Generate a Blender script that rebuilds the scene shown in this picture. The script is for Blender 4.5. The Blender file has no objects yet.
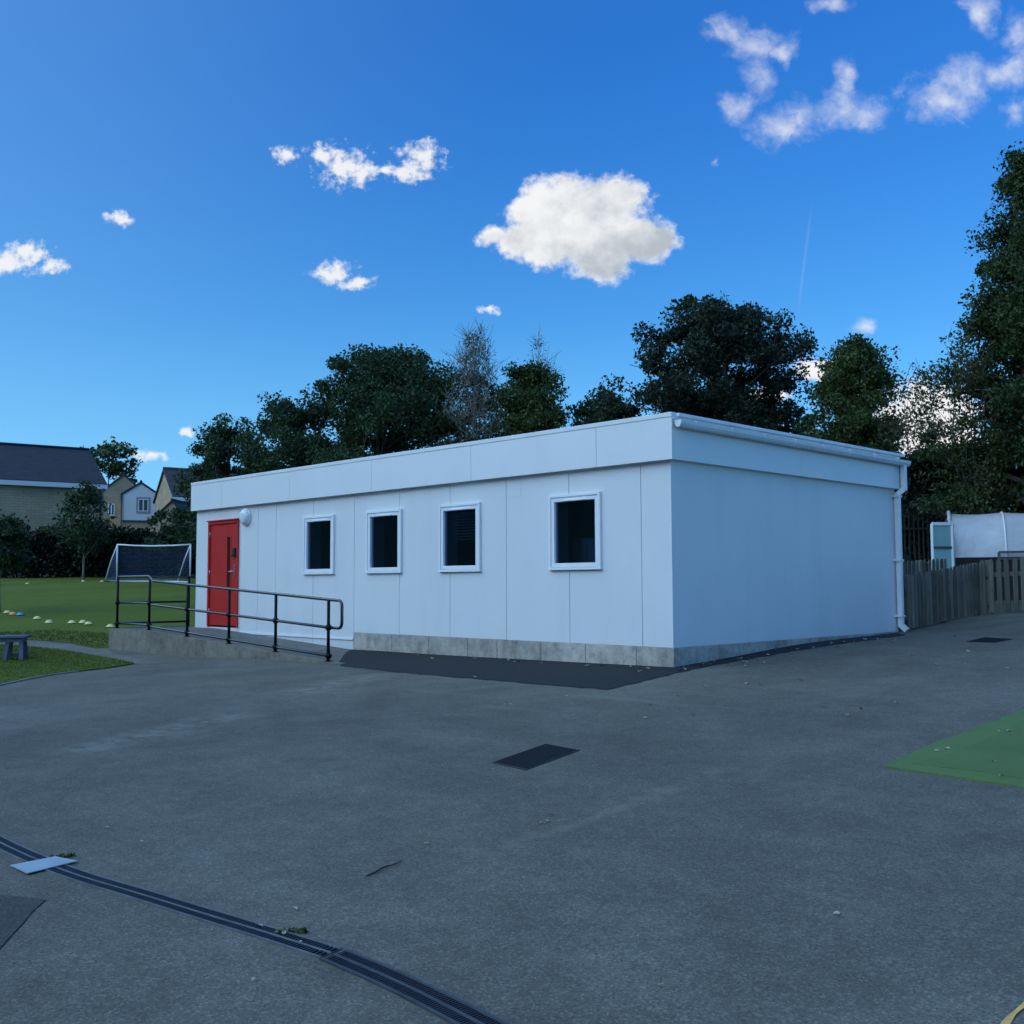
import bpy, math, random
import numpy as np
from mathutils import Vector, Matrix
from mathutils.geometry import delaunay_2d_cdt

random.seed(7)
RNG = np.random.default_rng(11)
scene = bpy.context.scene
COL = scene.collection
R = math.radians

# ------------------------------------------------------------------ camera
F = 1054.69
PITCH, ROLL, YAW = 0.0693, -0.0039, -0.7943
CAM = np.array([8.3121, -11.0723, 0.8145])
FW = np.array([math.sin(YAW)*math.cos(PITCH), math.cos(YAW)*math.cos(PITCH), math.sin(PITCH)])
_r = np.array([math.cos(YAW), -math.sin(YAW), 0.0])
_u = np.cross(_r, FW)
RT = _r*math.cos(ROLL) + _u*math.sin(ROLL)
UP = -_r*math.sin(ROLL) + _u*math.cos(ROLL)
cd = bpy.data.cameras.new('camera')
co = bpy.data.objects.new('camera', cd)
COL.objects.link(co)
M = Matrix(((RT[0], UP[0], -FW[0], CAM[0]), (RT[1], UP[1], -FW[1], CAM[1]), (RT[2], UP[2], -FW[2], CAM[2]), (0, 0, 0, 1)))
co.matrix_world = M
cd.sensor_width = 36
cd.lens = 36*F/1024
cd.clip_end = 4000
scene.camera = co


def ray(px, py):
    return FW + RT*(px-512)/F - UP*(py-512)/F


def at(px, py, D):
    """survey point: the place seen at this pixel, D metres along the view"""
    return CAM + ray(px, py)*D


def plan(px, D):
    p = at(px, 585, D)
    return p[0], p[1]


# ------------------------------------------------------------------ terrain
ctrl = [(0, 0, -.255), (-3, 0, -.285), (-6.8, 0, -.30), (0, 1.4, -.19), (0, 3, -.09), (0, 5, -.045), (0, 6.4, -.035),
        (-5.3, -1.5, -.40), (-9.5, -1.5, -.48), (-13.4, -1.5, -.475), (8.3, -11.07, -.74), (11, -14, -.85), (4, -16, -.85), (14, -8, -.6),
        (4, -5, -.48), (0, -10, -.68), (-6, -8, -.62), (8, -2, -.36)]
for px, py, D in [(0, 578.5, 46), (100, 578.5, 45), (200, 578.5, 44), (983, 616, 18.8), (1024, 617, 17.6), (-200, 579, 46), (50, 597, 35)]:
    ctrl.append(tuple(at(px, py, D)))
for px, D, z in [(560, 45, .9), (760, 38, .7), (950, 28, .45), (1100, 28, .4), (0, 75, 2.0), (150, 90, 2.6), (-300, 80, 2.0), (500, 90, 2.0), (1100, 80, 1.6), (-500, 40, .3)]:
    x, y = plan(px, D)
    ctrl.append((x, y, z))
for a in range(0, 360, 30):
    ctrl.append((-10+170*math.cos(R(a)), 10+170*math.sin(R(a)), 1.5 if a < 200 else .5))
C_ = np.array(ctrl)


def _phi(r2):
    return np.where(r2 > 1e-9, r2*np.log(np.maximum(r2, 1e-9)), 0.0)


def _solve():
    n = len(C_)
    d2 = ((C_[:, None, :2]-C_[None, :, :2])**2).sum(-1)
    A = np.zeros((n+3, n+3))
    A[:n, :n] = _phi(d2) + np.eye(n)*2.0
    A[:n, n] = 1
    A[:n, n+1:] = C_[:, :2]
    A[n, :n] = 1
    A[n+1:, :n] = C_[:, :2].T
    b = np.zeros(n+3)
    b[:n] = C_[:, 2]
    return np.linalg.solve(A, b)


W_ = _solve()


def hgt(x, y):
    x = np.atleast_1d(np.asarray(x, float))
    y = np.atleast_1d(np.asarray(y, float))
    r = np.hypot(x+10, y-10)
    s = np.where(r > 165, 165/np.maximum(r, 1e-6), 1.0)
    xx = -10+(x+10)*s
    yy = 10+(y-10)*s
    out = np.empty(len(xx))
    for i in range(0, len(xx), 4000):
        X = xx[i:i+4000]
        Y = yy[i:i+4000]
        d2 = (X[:, None]-C_[None, :, 0])**2+(Y[:, None]-C_[None, :, 1])**2
        out[i:i+4000] = _phi(d2)@W_[:-3]+W_[-3]+W_[-2]*X+W_[-1]*Y
    return out


def h1(x, y):
    return float(hgt(x, y)[0])


def ground(px, py, dz=0.0):
    d = ray(px, py)
    D = np.arange(2.0, 120, .05)
    P = CAM[None, :]+d[None, :]*D[:, None]
    g = P[:, 2]-hgt(P[:, 0], P[:, 1])-dz
    k = np.nonzero(g < 0)[0]
    if len(k) == 0:
        return P[-1]
    k = max(k[0], 1)
    t = g[k-1]/(g[k-1]-g[k])
    p = P[k-1]*(1-t)+P[k]*t
    return p


# ------------------------------------------------------------------ materials
def new_mat(name):
    m = bpy.data.materials.new(name)
    m.use_nodes = True
    nt = m.node_tree
    nt.nodes.clear()
    out = nt.nodes.new('ShaderNodeOutputMaterial')
    b = nt.nodes.new('ShaderNodeBsdfPrincipled')
    nt.links.new(b.outputs[0], out.inputs[0])
    return m, nt, b, out


class G:
    """small helper to wire nodes"""
    def __init__(s, nt):
        s.nt = nt
        s.tc = None

    def n(s, t, **k):
        x = s.nt.nodes.new(t)
        for a, b in k.items():
            setattr(x, a, b)
        return x

    def l(s, a, b):
        s.nt.links.new(a, b)

    def co(s):
        if s.tc is None:
            s.tc = s.n('ShaderNodeTexCoord')
        return s.tc.outputs['Object']

    def noise(s, scale, detail=4, rough=.55, vec=None, stretch=None, dist=0.0):
        v = vec or s.co()
        if stretch:
            m = s.n('ShaderNodeMapping')
            m.inputs['Scale'].default_value = stretch
            s.l(v, m.inputs[0])
            v = m.outputs[0]
        t = s.n('ShaderNodeTexNoise')
        t.inputs['Scale'].default_value = scale
        t.inputs['Detail'].default_value = detail
        t.inputs['Roughness'].default_value = rough
        t.inputs['Distortion'].default_value = dist
        s.l(v, t.inputs['Vector'])
        return t.outputs[0]

    def ramp(s, v, stops):
        r = s.n('ShaderNodeValToRGB')
        el = r.color_ramp.elements
        while len(el) < len(stops):
            el.new(.5)
        for e, (p, c) in zip(el, stops):
            e.position = p
            if not isinstance(c, (tuple, list)):
                c = (c, c, c)
            e.color = (*c, 1)
        s.l(v, r.inputs[0])
        return r.outputs[0]

    def mix(s, f, a, b, mode='MIX'):
        m = s.n('ShaderNodeMix', data_type='RGBA', blend_type=mode)
        for i, v in ((0, f), (6, a), (7, b)):
            if isinstance(v, (int, float)):
                m.inputs[i].default_value = v if i == 0 else (v, v, v, 1)
            elif isinstance(v, tuple):
                m.inputs[i].default_value = (*v, 1)
            else:
                s.l(v, m.inputs[i])
        return m.outputs[2]

    def math(s, op, a, b=None, c=None):
        m = s.n('ShaderNodeMath', operation=op)
        for i, v in enumerate((a, b, c)):
            if v is None:
                continue
            if isinstance(v, (int, float)):
                m.inputs[i].default_value = v
            else:
                s.l(v, m.inputs[i])
        return m.outputs[0]

    def bump(s, h, strength, dist, bsdf):
        b = s.n('ShaderNodeBump')
        b.inputs['Strength'].default_value = strength
        b.inputs['Distance'].default_value = dist
        s.l(h, b.inputs['Height'])
        s.l(b.outputs[0], bsdf.inputs['Normal'])


MATS = {}


def panel(name, col):
    m, nt, b, out = new_mat(name)
    g = G(nt)
    big = g.noise(.7, 5, .6)
    st = g.noise(2.0, 5, .6, stretch=(1, 1, .08))
    sp_ = g.n('ShaderNodeSeparateXYZ')
    g.l(g.co(), sp_.inputs[0])
    low = g.ramp(g.math('ADD', sp_.outputs[2], g.math('MULTIPLY', g.noise(3.5, 4, .6), .35)), [(.02, .6), (.42, 0.0)])   # splash dirt along the bottom edge
    c = g.ramp(big, [(.3, tuple(x*.955 for x in col)), (.7, tuple(x*1.02 for x in col))])
    c = g.mix(g.ramp(st, [(.52, 0.0), (.78, .35)]), c, tuple(x*.80 for x in col))
    c = g.mix(g.math('MULTIPLY', low, g.ramp(g.noise(14, 5, .7), [(.35, .1), (.7, .6)])), c, (.36, .35, .32))
    g.l(c, b.inputs['Base Color'])
    b.inputs['Roughness'].default_value = .45
    g.bump(g.noise(1.1, 3, .5), .12, .02, b)
    MATS[name] = m


def simple(name, col, rough=.5, var=.12, scale=3.0, metal=0.0, bump=0.0, bscale=60, spec=.5, dirt=None):
    m, nt, b, out = new_mat(name)
    g = G(nt)
    n = g.noise(scale, 5)
    lo = tuple(c*(1-var) for c in col)
    hi = tuple(min(1, c*(1+var)) for c in col)
    c = g.ramp(n, [(.3, lo), (.7, hi)])
    if dirt:
        n2 = g.noise(dirt[1], 6, .65)
        c = g.mix(g.ramp(n2, [(.5, 0.0), (.75, dirt[2])]), c, dirt[0])
    g.l(c, b.inputs['Base Color'])
    b.inputs['Roughness'].default_value = rough
    b.inputs['Metallic'].default_value = metal
    b.inputs['Specular IOR Level'].default_value = spec
    if bump:
        g.bump(g.noise(bscale, 4), bump, .01, b)
    MATS[name] = m
    return m


panel('panel_white', (.735, .745, .755))
simple('fascia_white', (.77, .785, .80), .38, .02, .8, bump=.02, bscale=25, dirt=((.62, .63, .62), .9, .2))
simple('upvc_white', (.82, .83, .85), .3, .02, 4)
simple('gutter_white', (.76, .78, .80), .35, .05, 3)
simple('roof_felt', (.16, .16, .17), .85, .15, 2)
simple('door_red', (.50, .020, .016), .42, .10, 2.5)
simple('steel', (.55, .56, .58), .3, .1, 10, metal=.9)
simple('black_paint', (.005, .0055, .007), .5, .3, 12, spec=.15)
simple('rail_paint', (.012, .013, .015), .2, .2, 12, spec=1.0)
simple('cupboard_grey', (.10, .115, .13), .6, .1, 4)
simple('black_plastic', (.012, .012, .014), .45, .2, 10)
simple('interior', (.09, .10, .12), .8, .1, 2)
simple('lamp_cover', (.72, .74, .76), .25, .03, 6)
simple('goal_white', (.78, .79, .80), .4, .06, 5)
simple('bench_wood', (.085, .105, .15), .6, .25, 6, dirt=((.06, .07, .08), 9, .6))
simple('cone_yellow', (.80, .68, .26), .45, .08, 8)
simple('cone_orange', (.75, .40, .10), .45, .08, 8)
simple('cone_blue', (.10, .36, .62), .45, .08, 8)
simple('bark', (.075, .06, .048), .9, .35, 6, bump=.5, bscale=18)
simple('bark_birch', (.24, .23, .19), .8, .4, 5, bump=.3, bscale=18)
simple('bark_pale', (.17, .16, .14), .85, .3, 6, bump=.3, bscale=18)
simple('timber_grey', (.118, .110, .094), .85, .22, 9, bump=.35, bscale=45, dirt=((.07, .075, .06), 3, .55))
simple('palisade_green', (.018, .028, .024), .55, .25, 8)
simple('teal_panel', (.19, .36, .36), .35, .12, 2)
simple('tunnel_frame', (.66, .68, .70), .4, .06, 4)
simple('render_white', (.72, .72, .70), .8, .04, 1.0)
simple('house_frame', (.78, .78, .78), .4, .03, 5)
simple('house_dark', (.05, .055, .06), .6, .1, 4)
simple('stone_surround', (.30, .30, .31), .8, .1, 4)
simple('galv', (.115, .125, .135), .6, .35, 9, metal=.1)
simple('drain_black', (.018, .020, .023), .5, .3, 14, spec=.3)
simple('drain_edge', (.045, .050, .056), .55, .35, 9)
simple('drain_void', (.006, .006, .007), .9, .1, 5)
simple('plate_metal', (.46, .48, .50), .36, .07, 6, metal=.35, dirt=((.30, .29, .27), 7, .5))
simple('cover_iron', (.007, .009, .013), .8, .3, 18, bump=.5, bscale=120, spec=.15)
simple('twig_mat', (.02, .018, .016), .8, .2, 20)
simple('leaf_dry', (.38, .30, .19), .7, .25, 25)
simple('leaf_pale', (.42, .38, .30), .7, .2, 25)
simple('leaf_brown', (.10, .07, .045), .75, .3, 25)
simple('soil', (.035, .045, .02), .95, .35, 2, bump=.5, bscale=30)
simple('shade_hill_green', (.035, .055, .022), .95, .4, .08)
simple('line_yellow', (.78, .44, .12), .75, .15, 30, dirt=((.12, .11, .1), 40, .7))
simple('kerb', (.20, .21, .205), .85, .2, 8, bump=.3, bscale=60, dirt=((.05, .075, .03), 3, .6))
simple('blind', (.36, .38, .40), .5, .05, 5)
simple('lead', (.10, .10, .11), .6, .1, 5)


def glass(name, tint=.55, rough=.02):
    m, nt, b, out = new_mat(name)
    nt.nodes.remove(b)
    g = G(nt)
    t = g.n('ShaderNodeBsdfTransparent')
    t.inputs[0].default_value = (tint*.72, tint*.84, tint, 1)
    s = g.n('ShaderNodeBsdfGlossy')
    s.inputs['Roughness'].default_value = rough
    f = g.n('ShaderNodeFresnel')
    f.inputs[0].default_value = 1.5
    x = g.n('ShaderNodeMixShader')
    g.l(g.math('MULTIPLY', f.outputs[0], .8), x.inputs[0])
    g.l(t.outputs[0], x.inputs[1])
    g.l(s.outputs[0], x.inputs[2])
    g.l(x.outputs[0], out.inputs[0])
    MATS[name] = m


glass('window_glass', .95)
m, nt, b, out = new_mat('house_glass')
b.inputs['Base Color'].default_value = (.02, .025, .03, 1)
b.inputs['Roughness'].default_value = .08
g = G(nt)
g.bump(g.noise(1.5, 1), .05, .02, b)
MATS['house_glass'] = m


SCUFFS = [tuple(ground(*a)[:2])+tuple(ground(*b)[:2])+(w_, k_) for a, b, w_, k_ in [((495, 852), (640, 802), .045, .5), ((630, 806), (724, 767), .06, .6), ((55, 757), (255, 711), .22, .85), ((285, 696), (385, 673), .25, .85), ((830, 700), (905, 677), .12, .35), ((575, 700), (700, 690), .25, .25)]]


def asphalt(name, base, speck, patch=True, segs=()):
    m, nt, b, out = new_mat(name)
    g = G(nt)
    agg = g.noise(260, 3, .6)                       # aggregate
    vor = g.n('ShaderNodeTexVoronoi')
    vor.inputs['Scale'].default_value = 105
    g.l(g.co(), vor.inputs['Vector'])
    cell = g.n('ShaderNodeSeparateColor')
    g.l(vor.outputs['Color'], cell.inputs[0])
    big = g.noise(.32, 6, .6, dist=.4)
    mid = g.noise(1.7, 6, .65)
    fine = g.noise(9, 5, .7)
    c = g.ramp(agg, [(.30, tuple(x*.74 for x in base)), (.70, tuple(x*1.24 for x in base))])
    c = g.mix(g.ramp(cell.outputs[0], [(.60, 0.0), (.97, speck)]), c, tuple(x*3.0 for x in base))
    c = g.mix(g.ramp(cell.outputs[1], [(.70, 0.0), (.98, speck*1.3)]), c, tuple(x*.25 for x in base))
    if patch:
        c = g.mix(1.0, c, g.ramp(big, [(.30, .76), (.5, 1.0), (.70, 1.24)]), 'MULTIPLY')
        c = g.mix(1.0, c, g.ramp(mid, [(.3, .84), (.5, 1.0), (.72, 1.18)]), 'MULTIPLY')
        c = g.mix(1.0, c, g.ramp(fine, [(.3, .85), (.7, 1.12)]), 'MULTIPLY')
        # pale scuffs and dusty drag streaks running with the slope of the yard
        mp = g.n('ShaderNodeMapping')
        mp.inputs['Rotation'].default_value = (0, 0, R(-32))
        mp.inputs['Scale'].default_value = (.22, 2.6, 1)
        g.l(g.co(), mp.inputs[0])
        st = g.noise(1.0, 5, .6, vec=mp.outputs[0], dist=.3)
        st2 = g.noise(.22, 3, .5)
        k = g.math('MULTIPLY', g.ramp(st, [(.60, 0.0), (.74, .42)]), g.ramp(st2, [(.42, 0.0), (.62, 1.0)]))
        c = g.mix(k, c, tuple(x*1.9 for x in base))
        wet = g.noise(.9, 5, .6, stretch=(1, .5, 1))
        c = g.mix(g.ramp(wet, [(.62, 0.0), (.75, .4)]), c, tuple(x*.55 for x in base))
    if segs:                                                # worn pale drag lines across the yard
        sp_ = g.n('ShaderNodeSeparateXYZ')
        g.l(g.co(), sp_.inputs[0])
        wob = g.math('MULTIPLY', g.math('SUBTRACT', g.noise(3.0, 4, .6), .5), .16)
        brk = g.ramp(g.noise(5.0, 5, .7), [(.38, 0.0), (.60, 1.0)])
        for x0_, y0_, x1_, y1_, w_, k_ in segs:
            L_ = math.hypot(x1_-x0_, y1_-y0_)
            ux, uy = (x1_-x0_)/L_, (y1_-y0_)/L_
            dx_ = g.math('SUBTRACT', sp_.outputs[0], x0_)
            dy_ = g.math('SUBTRACT', sp_.outputs[1], y0_)
            al = g.math('ADD', g.math('MULTIPLY', dx_, ux), g.math('MULTIPLY', dy_, uy))
            pe_ = g.math('ABSOLUTE', g.math('ADD', wob, g.math('ADD', g.math('MULTIPLY', dx_, -uy), g.math('MULTIPLY', dy_, ux))))
            mk = g.math('MULTIPLY', g.ramp(g.math('DIVIDE', pe_, w_*2), [(0.0, k_), (1.0, 0.0)]), g.ramp(g.math('DIVIDE', al, L_), [(0.0, 0.0), (.12, 1.0), (.88, 1.0), (1.0, 0.0)]))
            c = g.mix(g.math('MULTIPLY', mk, brk), c, tuple(x*2.0 for x in base))
    g.l(c, b.inputs['Base Color'])
    b.inputs['Roughness'].default_value = .88
    b.inputs['Specular IOR Level'].default_value = .3
    hsum = g.math('ADD', g.math('MULTIPLY', vor.outputs['Distance'], .8), agg)
    g.bump(hsum, .38, .005, b)
    MATS[name] = m


asphalt('asphalt', (.119, .111, .089), .32, segs=SCUFFS)
asphalt('tarmac_new', (.012, .0145, .018), .3, patch=False)
asphalt('tarmac_patch', (.056, .055, .050), .35, patch=False)
asphalt('path_grey', (.146, .138, .108), .35)


def concrete(name, base, blocks=0.0):
    m, nt, b, out = new_mat(name)
    g = G(nt)
    n1 = g.noise(1.6, 7, .65)
    n2 = g.noise(30, 4, .6)
    st = g.noise(2.2, 5, .6, stretch=(1, 1, .25))
    c = g.ramp(n1, [(.25, tuple(x*.6 for x in base)), (.5, base), (.75, tuple(x*1.25 for x in base))])
    c = g.mix(1.0, c, g.ramp(n2, [(.3, .85), (.7, 1.1)]), 'MULTIPLY')
    c = g.mix(g.ramp(st, [(.55, 0.0), (.72, .65)]), c, tuple(x*.42 for x in base))
    c = g.mix(1.0, c, g.ramp(g.noise(7, 6, .7), [(.32, .68), (.5, 1.0), (.7, 1.22)]), 'MULTIPLY')
    if blocks:
        geo = g.n('ShaderNodeNewGeometry')
        c = g.mix(1.0, c, g.ramp(geo.outputs['Random Per Island'], [(0, 1-blocks), (1, 1+blocks)]), 'MULTIPLY')
    g.l(c, b.inputs['Base Color'])
    b.inputs['Roughness'].default_value = .9
    g.bump(n2, .35, .01, b)
    MATS[name] = m


concrete('plinth_block', (.41, .37, .32), .16)
concrete('ramp_concrete', (.19, .17, .135))
concrete('ramp_top', (.13, .127, .115))


def grass_mat(name, a, b_, c_):
    m, nt, b, out = new_mat(name)
    g = G(nt)
    n1 = g.noise(.35, 5, .6, stretch=(1.6, .5, 1))
    n2 = g.noise(14, 5, .7)
    n3 = g.noise(2.2, 5, .65)
    c = g.ramp(n1, [(.3, a), (.7, b_)])
    c = g.mix(g.ramp(n3, [(.5, 0.0), (.75, .5)]), c, c_)
    c = g.mix(1.0, c, g.ramp(n2, [(.3, .72), (.7, 1.2)]), 'MULTIPLY')
    g.l(c, b.inputs['Base Color'])
    b.inputs['Roughness'].default_value = .9
    b.inputs['Specular IOR Level'].default_value = .15
    g.bump(n2, .4, .03, b)
    MATS[name] = m


grass_mat('grass_field', (.085, .118, .014), (.130, .168, .019), (.115, .125, .02))
grass_mat('grass_bank', (.088, .128, .014), (.122, .165, .020), (.115, .13, .024))


def turf(name, k):
    m, nt, b, out = new_mat(name)
    g = G(nt)
    n = g.noise(160, 3, .7)
    n1 = g.noise(1.3, 4, .6)
    c = g.ramp(n, [(.3, (.045*k, .092*k, .022*k)), (.7, (.110*k, .165*k, .045*k))])
    c = g.mix(1.0, c, g.ramp(n1, [(.3, .86), (.7, 1.15)]), 'MULTIPLY')
    g.l(c, b.inputs['Base Color'])
    b.inputs['Roughness'].default_value = .8
    g.bump(n, .9, .015, b)
    MATS[name] = m


turf('turf_green', 1.7)
turf('turf_centre', 1.5)
simple('turf_crease', (.012, .055, .016), .9, .3, 40, bump=.8, bscale=150)


def leaf(name, cols, trans=.35, scale=.9):
    """leaf colour varies by clump and by leaf"""
    m, nt, b, out = new_mat(name)
    g = G(nt)
    n = g.noise(scale, 3, .6)
    geo = g.n('ShaderNodeNewGeometry')
    rnd = geo.outputs['Random Per Island']
    c1 = g.ramp(n, [(.32, cols[0]), (.52, cols[1]), (.72, cols[2])])
    c = g.mix(1.0, c1, g.ramp(rnd, [(0, .55), (.5, 1.0), (1, 1.5)]), 'MULTIPLY')
    if len(cols) > 3:
        c = g.mix(g.ramp(rnd, [(.84, 0.0), (.90, .9)]), c, cols[3])
    g.l(c, b.inputs['Base Color'])
    b.inputs['Roughness'].default_value = .5
    b.inputs['Specular IOR Level'].default_value = .35
    t = g.n('ShaderNodeBsdfTranslucent')
    g.l(c, t.inputs[0])
    x = g.n('ShaderNodeMixShader')
    x.inputs[0].default_value = trans
    g.l(b.outputs[0], x.inputs[1])
    g.l(t.outputs[0], x.inputs[2])
    g.l(x.outputs[0], out.inputs[0])
    MATS[name] = m


leaf('leaf_dark', [(.022, .048, .019), (.038, .076, .028), (.060, .108, .038)])
leaf('leaf_mid', [(.036, .060, .016), (.066, .098, .026), (.10, .135, .036)])
leaf('leaf_olive', [(.040, .058, .020), (.064, .082, .028), (.098, .105, .036), (.15, .135, .05)])
leaf('leaf_purple', [(.018, .034, .018), (.030, .046, .024), (.042, .072, .026)])
leaf('leaf_birch', [(.08, .10, .055), (.11, .12, .07), (.14, .13, .075)])
leaf('leaf_right', [(.022, .046, .015), (.040, .074, .022), (.066, .104, .032), (.10, .11, .03)])
leaf('weed_leaf', [(.08, .11, .03), (.12, .15, .04), (.17, .18, .05)])
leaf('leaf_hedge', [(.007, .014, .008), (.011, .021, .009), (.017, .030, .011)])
leaf('leaf_young', [(.022, .048, .018), (.032, .066, .022), (.052, .09, .028)])
leaf('blade', [(.085, .125, .014), (.11, .155, .020), (.14, .18, .026), (.19, .17, .06)], .3, .6)


def brickwall(name, a, b_, mortar, s=1.0):
    m, nt, b, out = new_mat(name)
    g = G(nt)
    # courses run along z; use x+y so both wall directions get joints
    sep = g.n('ShaderNodeSeparateXYZ')
    g.l(g.co(), sep.inputs[0])
    com = g.n('ShaderNodeCombineXYZ')
    g.l(g.math('ADD', sep.outputs[0], sep.outputs[1]), com.inputs[0])
    g.l(sep.outputs[2], com.inputs[1])
    br = g.n('ShaderNodeTexBrick')
    br.inputs['Scale'].default_value = 1.0
    br.inputs['Brick Width'].default_value = .44*s
    br.inputs['Row Height'].default_value = .15*s
    br.inputs['Mortar Size'].default_value = .012
    br.inputs['Color1'].default_value = (*a, 1)
    br.inputs['Color2'].default_value = (*b_, 1)
    br.inputs['Mortar'].default_value = (*mortar, 1)
    g.l(com.outputs[0], br.inputs['Vector'])
    c = g.mix(1.0, br.outputs[0], g.ramp(g.noise(.7, 6, .6), [(.3, .8), (.7, 1.15)]), 'MULTIPLY')
    g.l(c, b.inputs['Base Color'])
    b.inputs['Roughness'].default_value = .9
    MATS[name] = m


brickwall('stone_buff', (.52, .385, .225), (.45, .335, .205), (.30, .26, .20))
brickwall('stone_tan', (.46, .335, .205), (.39, .29, .18), (.30, .26, .20))


def tiles(name, col):
    m, nt, b, out = new_mat(name)
    g = G(nt)
    sep = g.n('ShaderNodeSeparateXYZ')
    g.l(g.co(), sep.inputs[0])
    w = g.math('FRACT', g.math('MULTIPLY', sep.outputs[2], 5.2))
    n = g.noise(2.0, 6, .6, stretch=(1, 1, 2))
    c = g.ramp(w, [(0, .5), (.16, .95), (1, 1.15)])
    c = g.mix(1.0, g.ramp(n, [(.3, tuple(x*.7 for x in col)), (.7, tuple(x*1.35 for x in col))]), c, 'MULTIPLY')
    g.l(c, b.inputs['Base Color'])
    b.inputs['Roughness'].default_value = .75
    g.bump(w, .6, .03, b)
    MATS[name] = m


tiles('tile_dark', (.026, .028, .034))
tiles('tile_brown', (.050, .048, .052))


def timber():
    m, nt, b, out = new_mat('timber_grey')
    g = G(nt)
    geo = g.n('ShaderNodeNewGeometry')
    gr = g.noise(22, 5, .6, stretch=(1, 1, .08))
    di = g.noise(2.6, 5, .6)
    c = g.ramp(gr, [(.3, (.088, .082, .068)), (.7, (.150, .140, .118))])
    c = g.mix(g.ramp(di, [(.48, 0.0), (.72, .6)]), c, (.055, .065, .045))
    c = g.mix(1.0, c, g.ramp(geo.outputs['Random Per Island'], [(0, .55), (1, 1.3)]), 'MULTIPLY')
    g.l(c, b.inputs['Base Color'])
    b.inputs['Roughness'].default_value = .88
    g.bump(gr, .4, .01, b)
    MATS['timber_grey'] = m


timber()


def cover_sheet():
    m, nt, b, out = new_mat('tunnel_cover')
    g = G(nt)
    n = g.noise(1.1, 6, .6, stretch=(1, 1, 2), dist=.6)
    c = g.ramp(n, [(.3, (.36, .37, .39)), (.7, (.48, .49, .51))])
    g.l(c, b.inputs['Base Color'])
    b.inputs['Roughness'].default_value = .35
    g.bump(g.noise(2.5, 4, .55, dist=1.0), .35, .06, b)
    MATS['tunnel_cover'] = m


cover_sheet()


def net_mat():
    """thin knotted net: cord where the grid lines run, open between"""
    m, nt, b, out = new_mat('net')
    g = G(nt)
    b.inputs['Base Color'].default_value = (.07, .12, .22, 1)
    b.inputs['Roughness'].default_value = .8
    MATS['net'] = m


net_mat()


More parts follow.
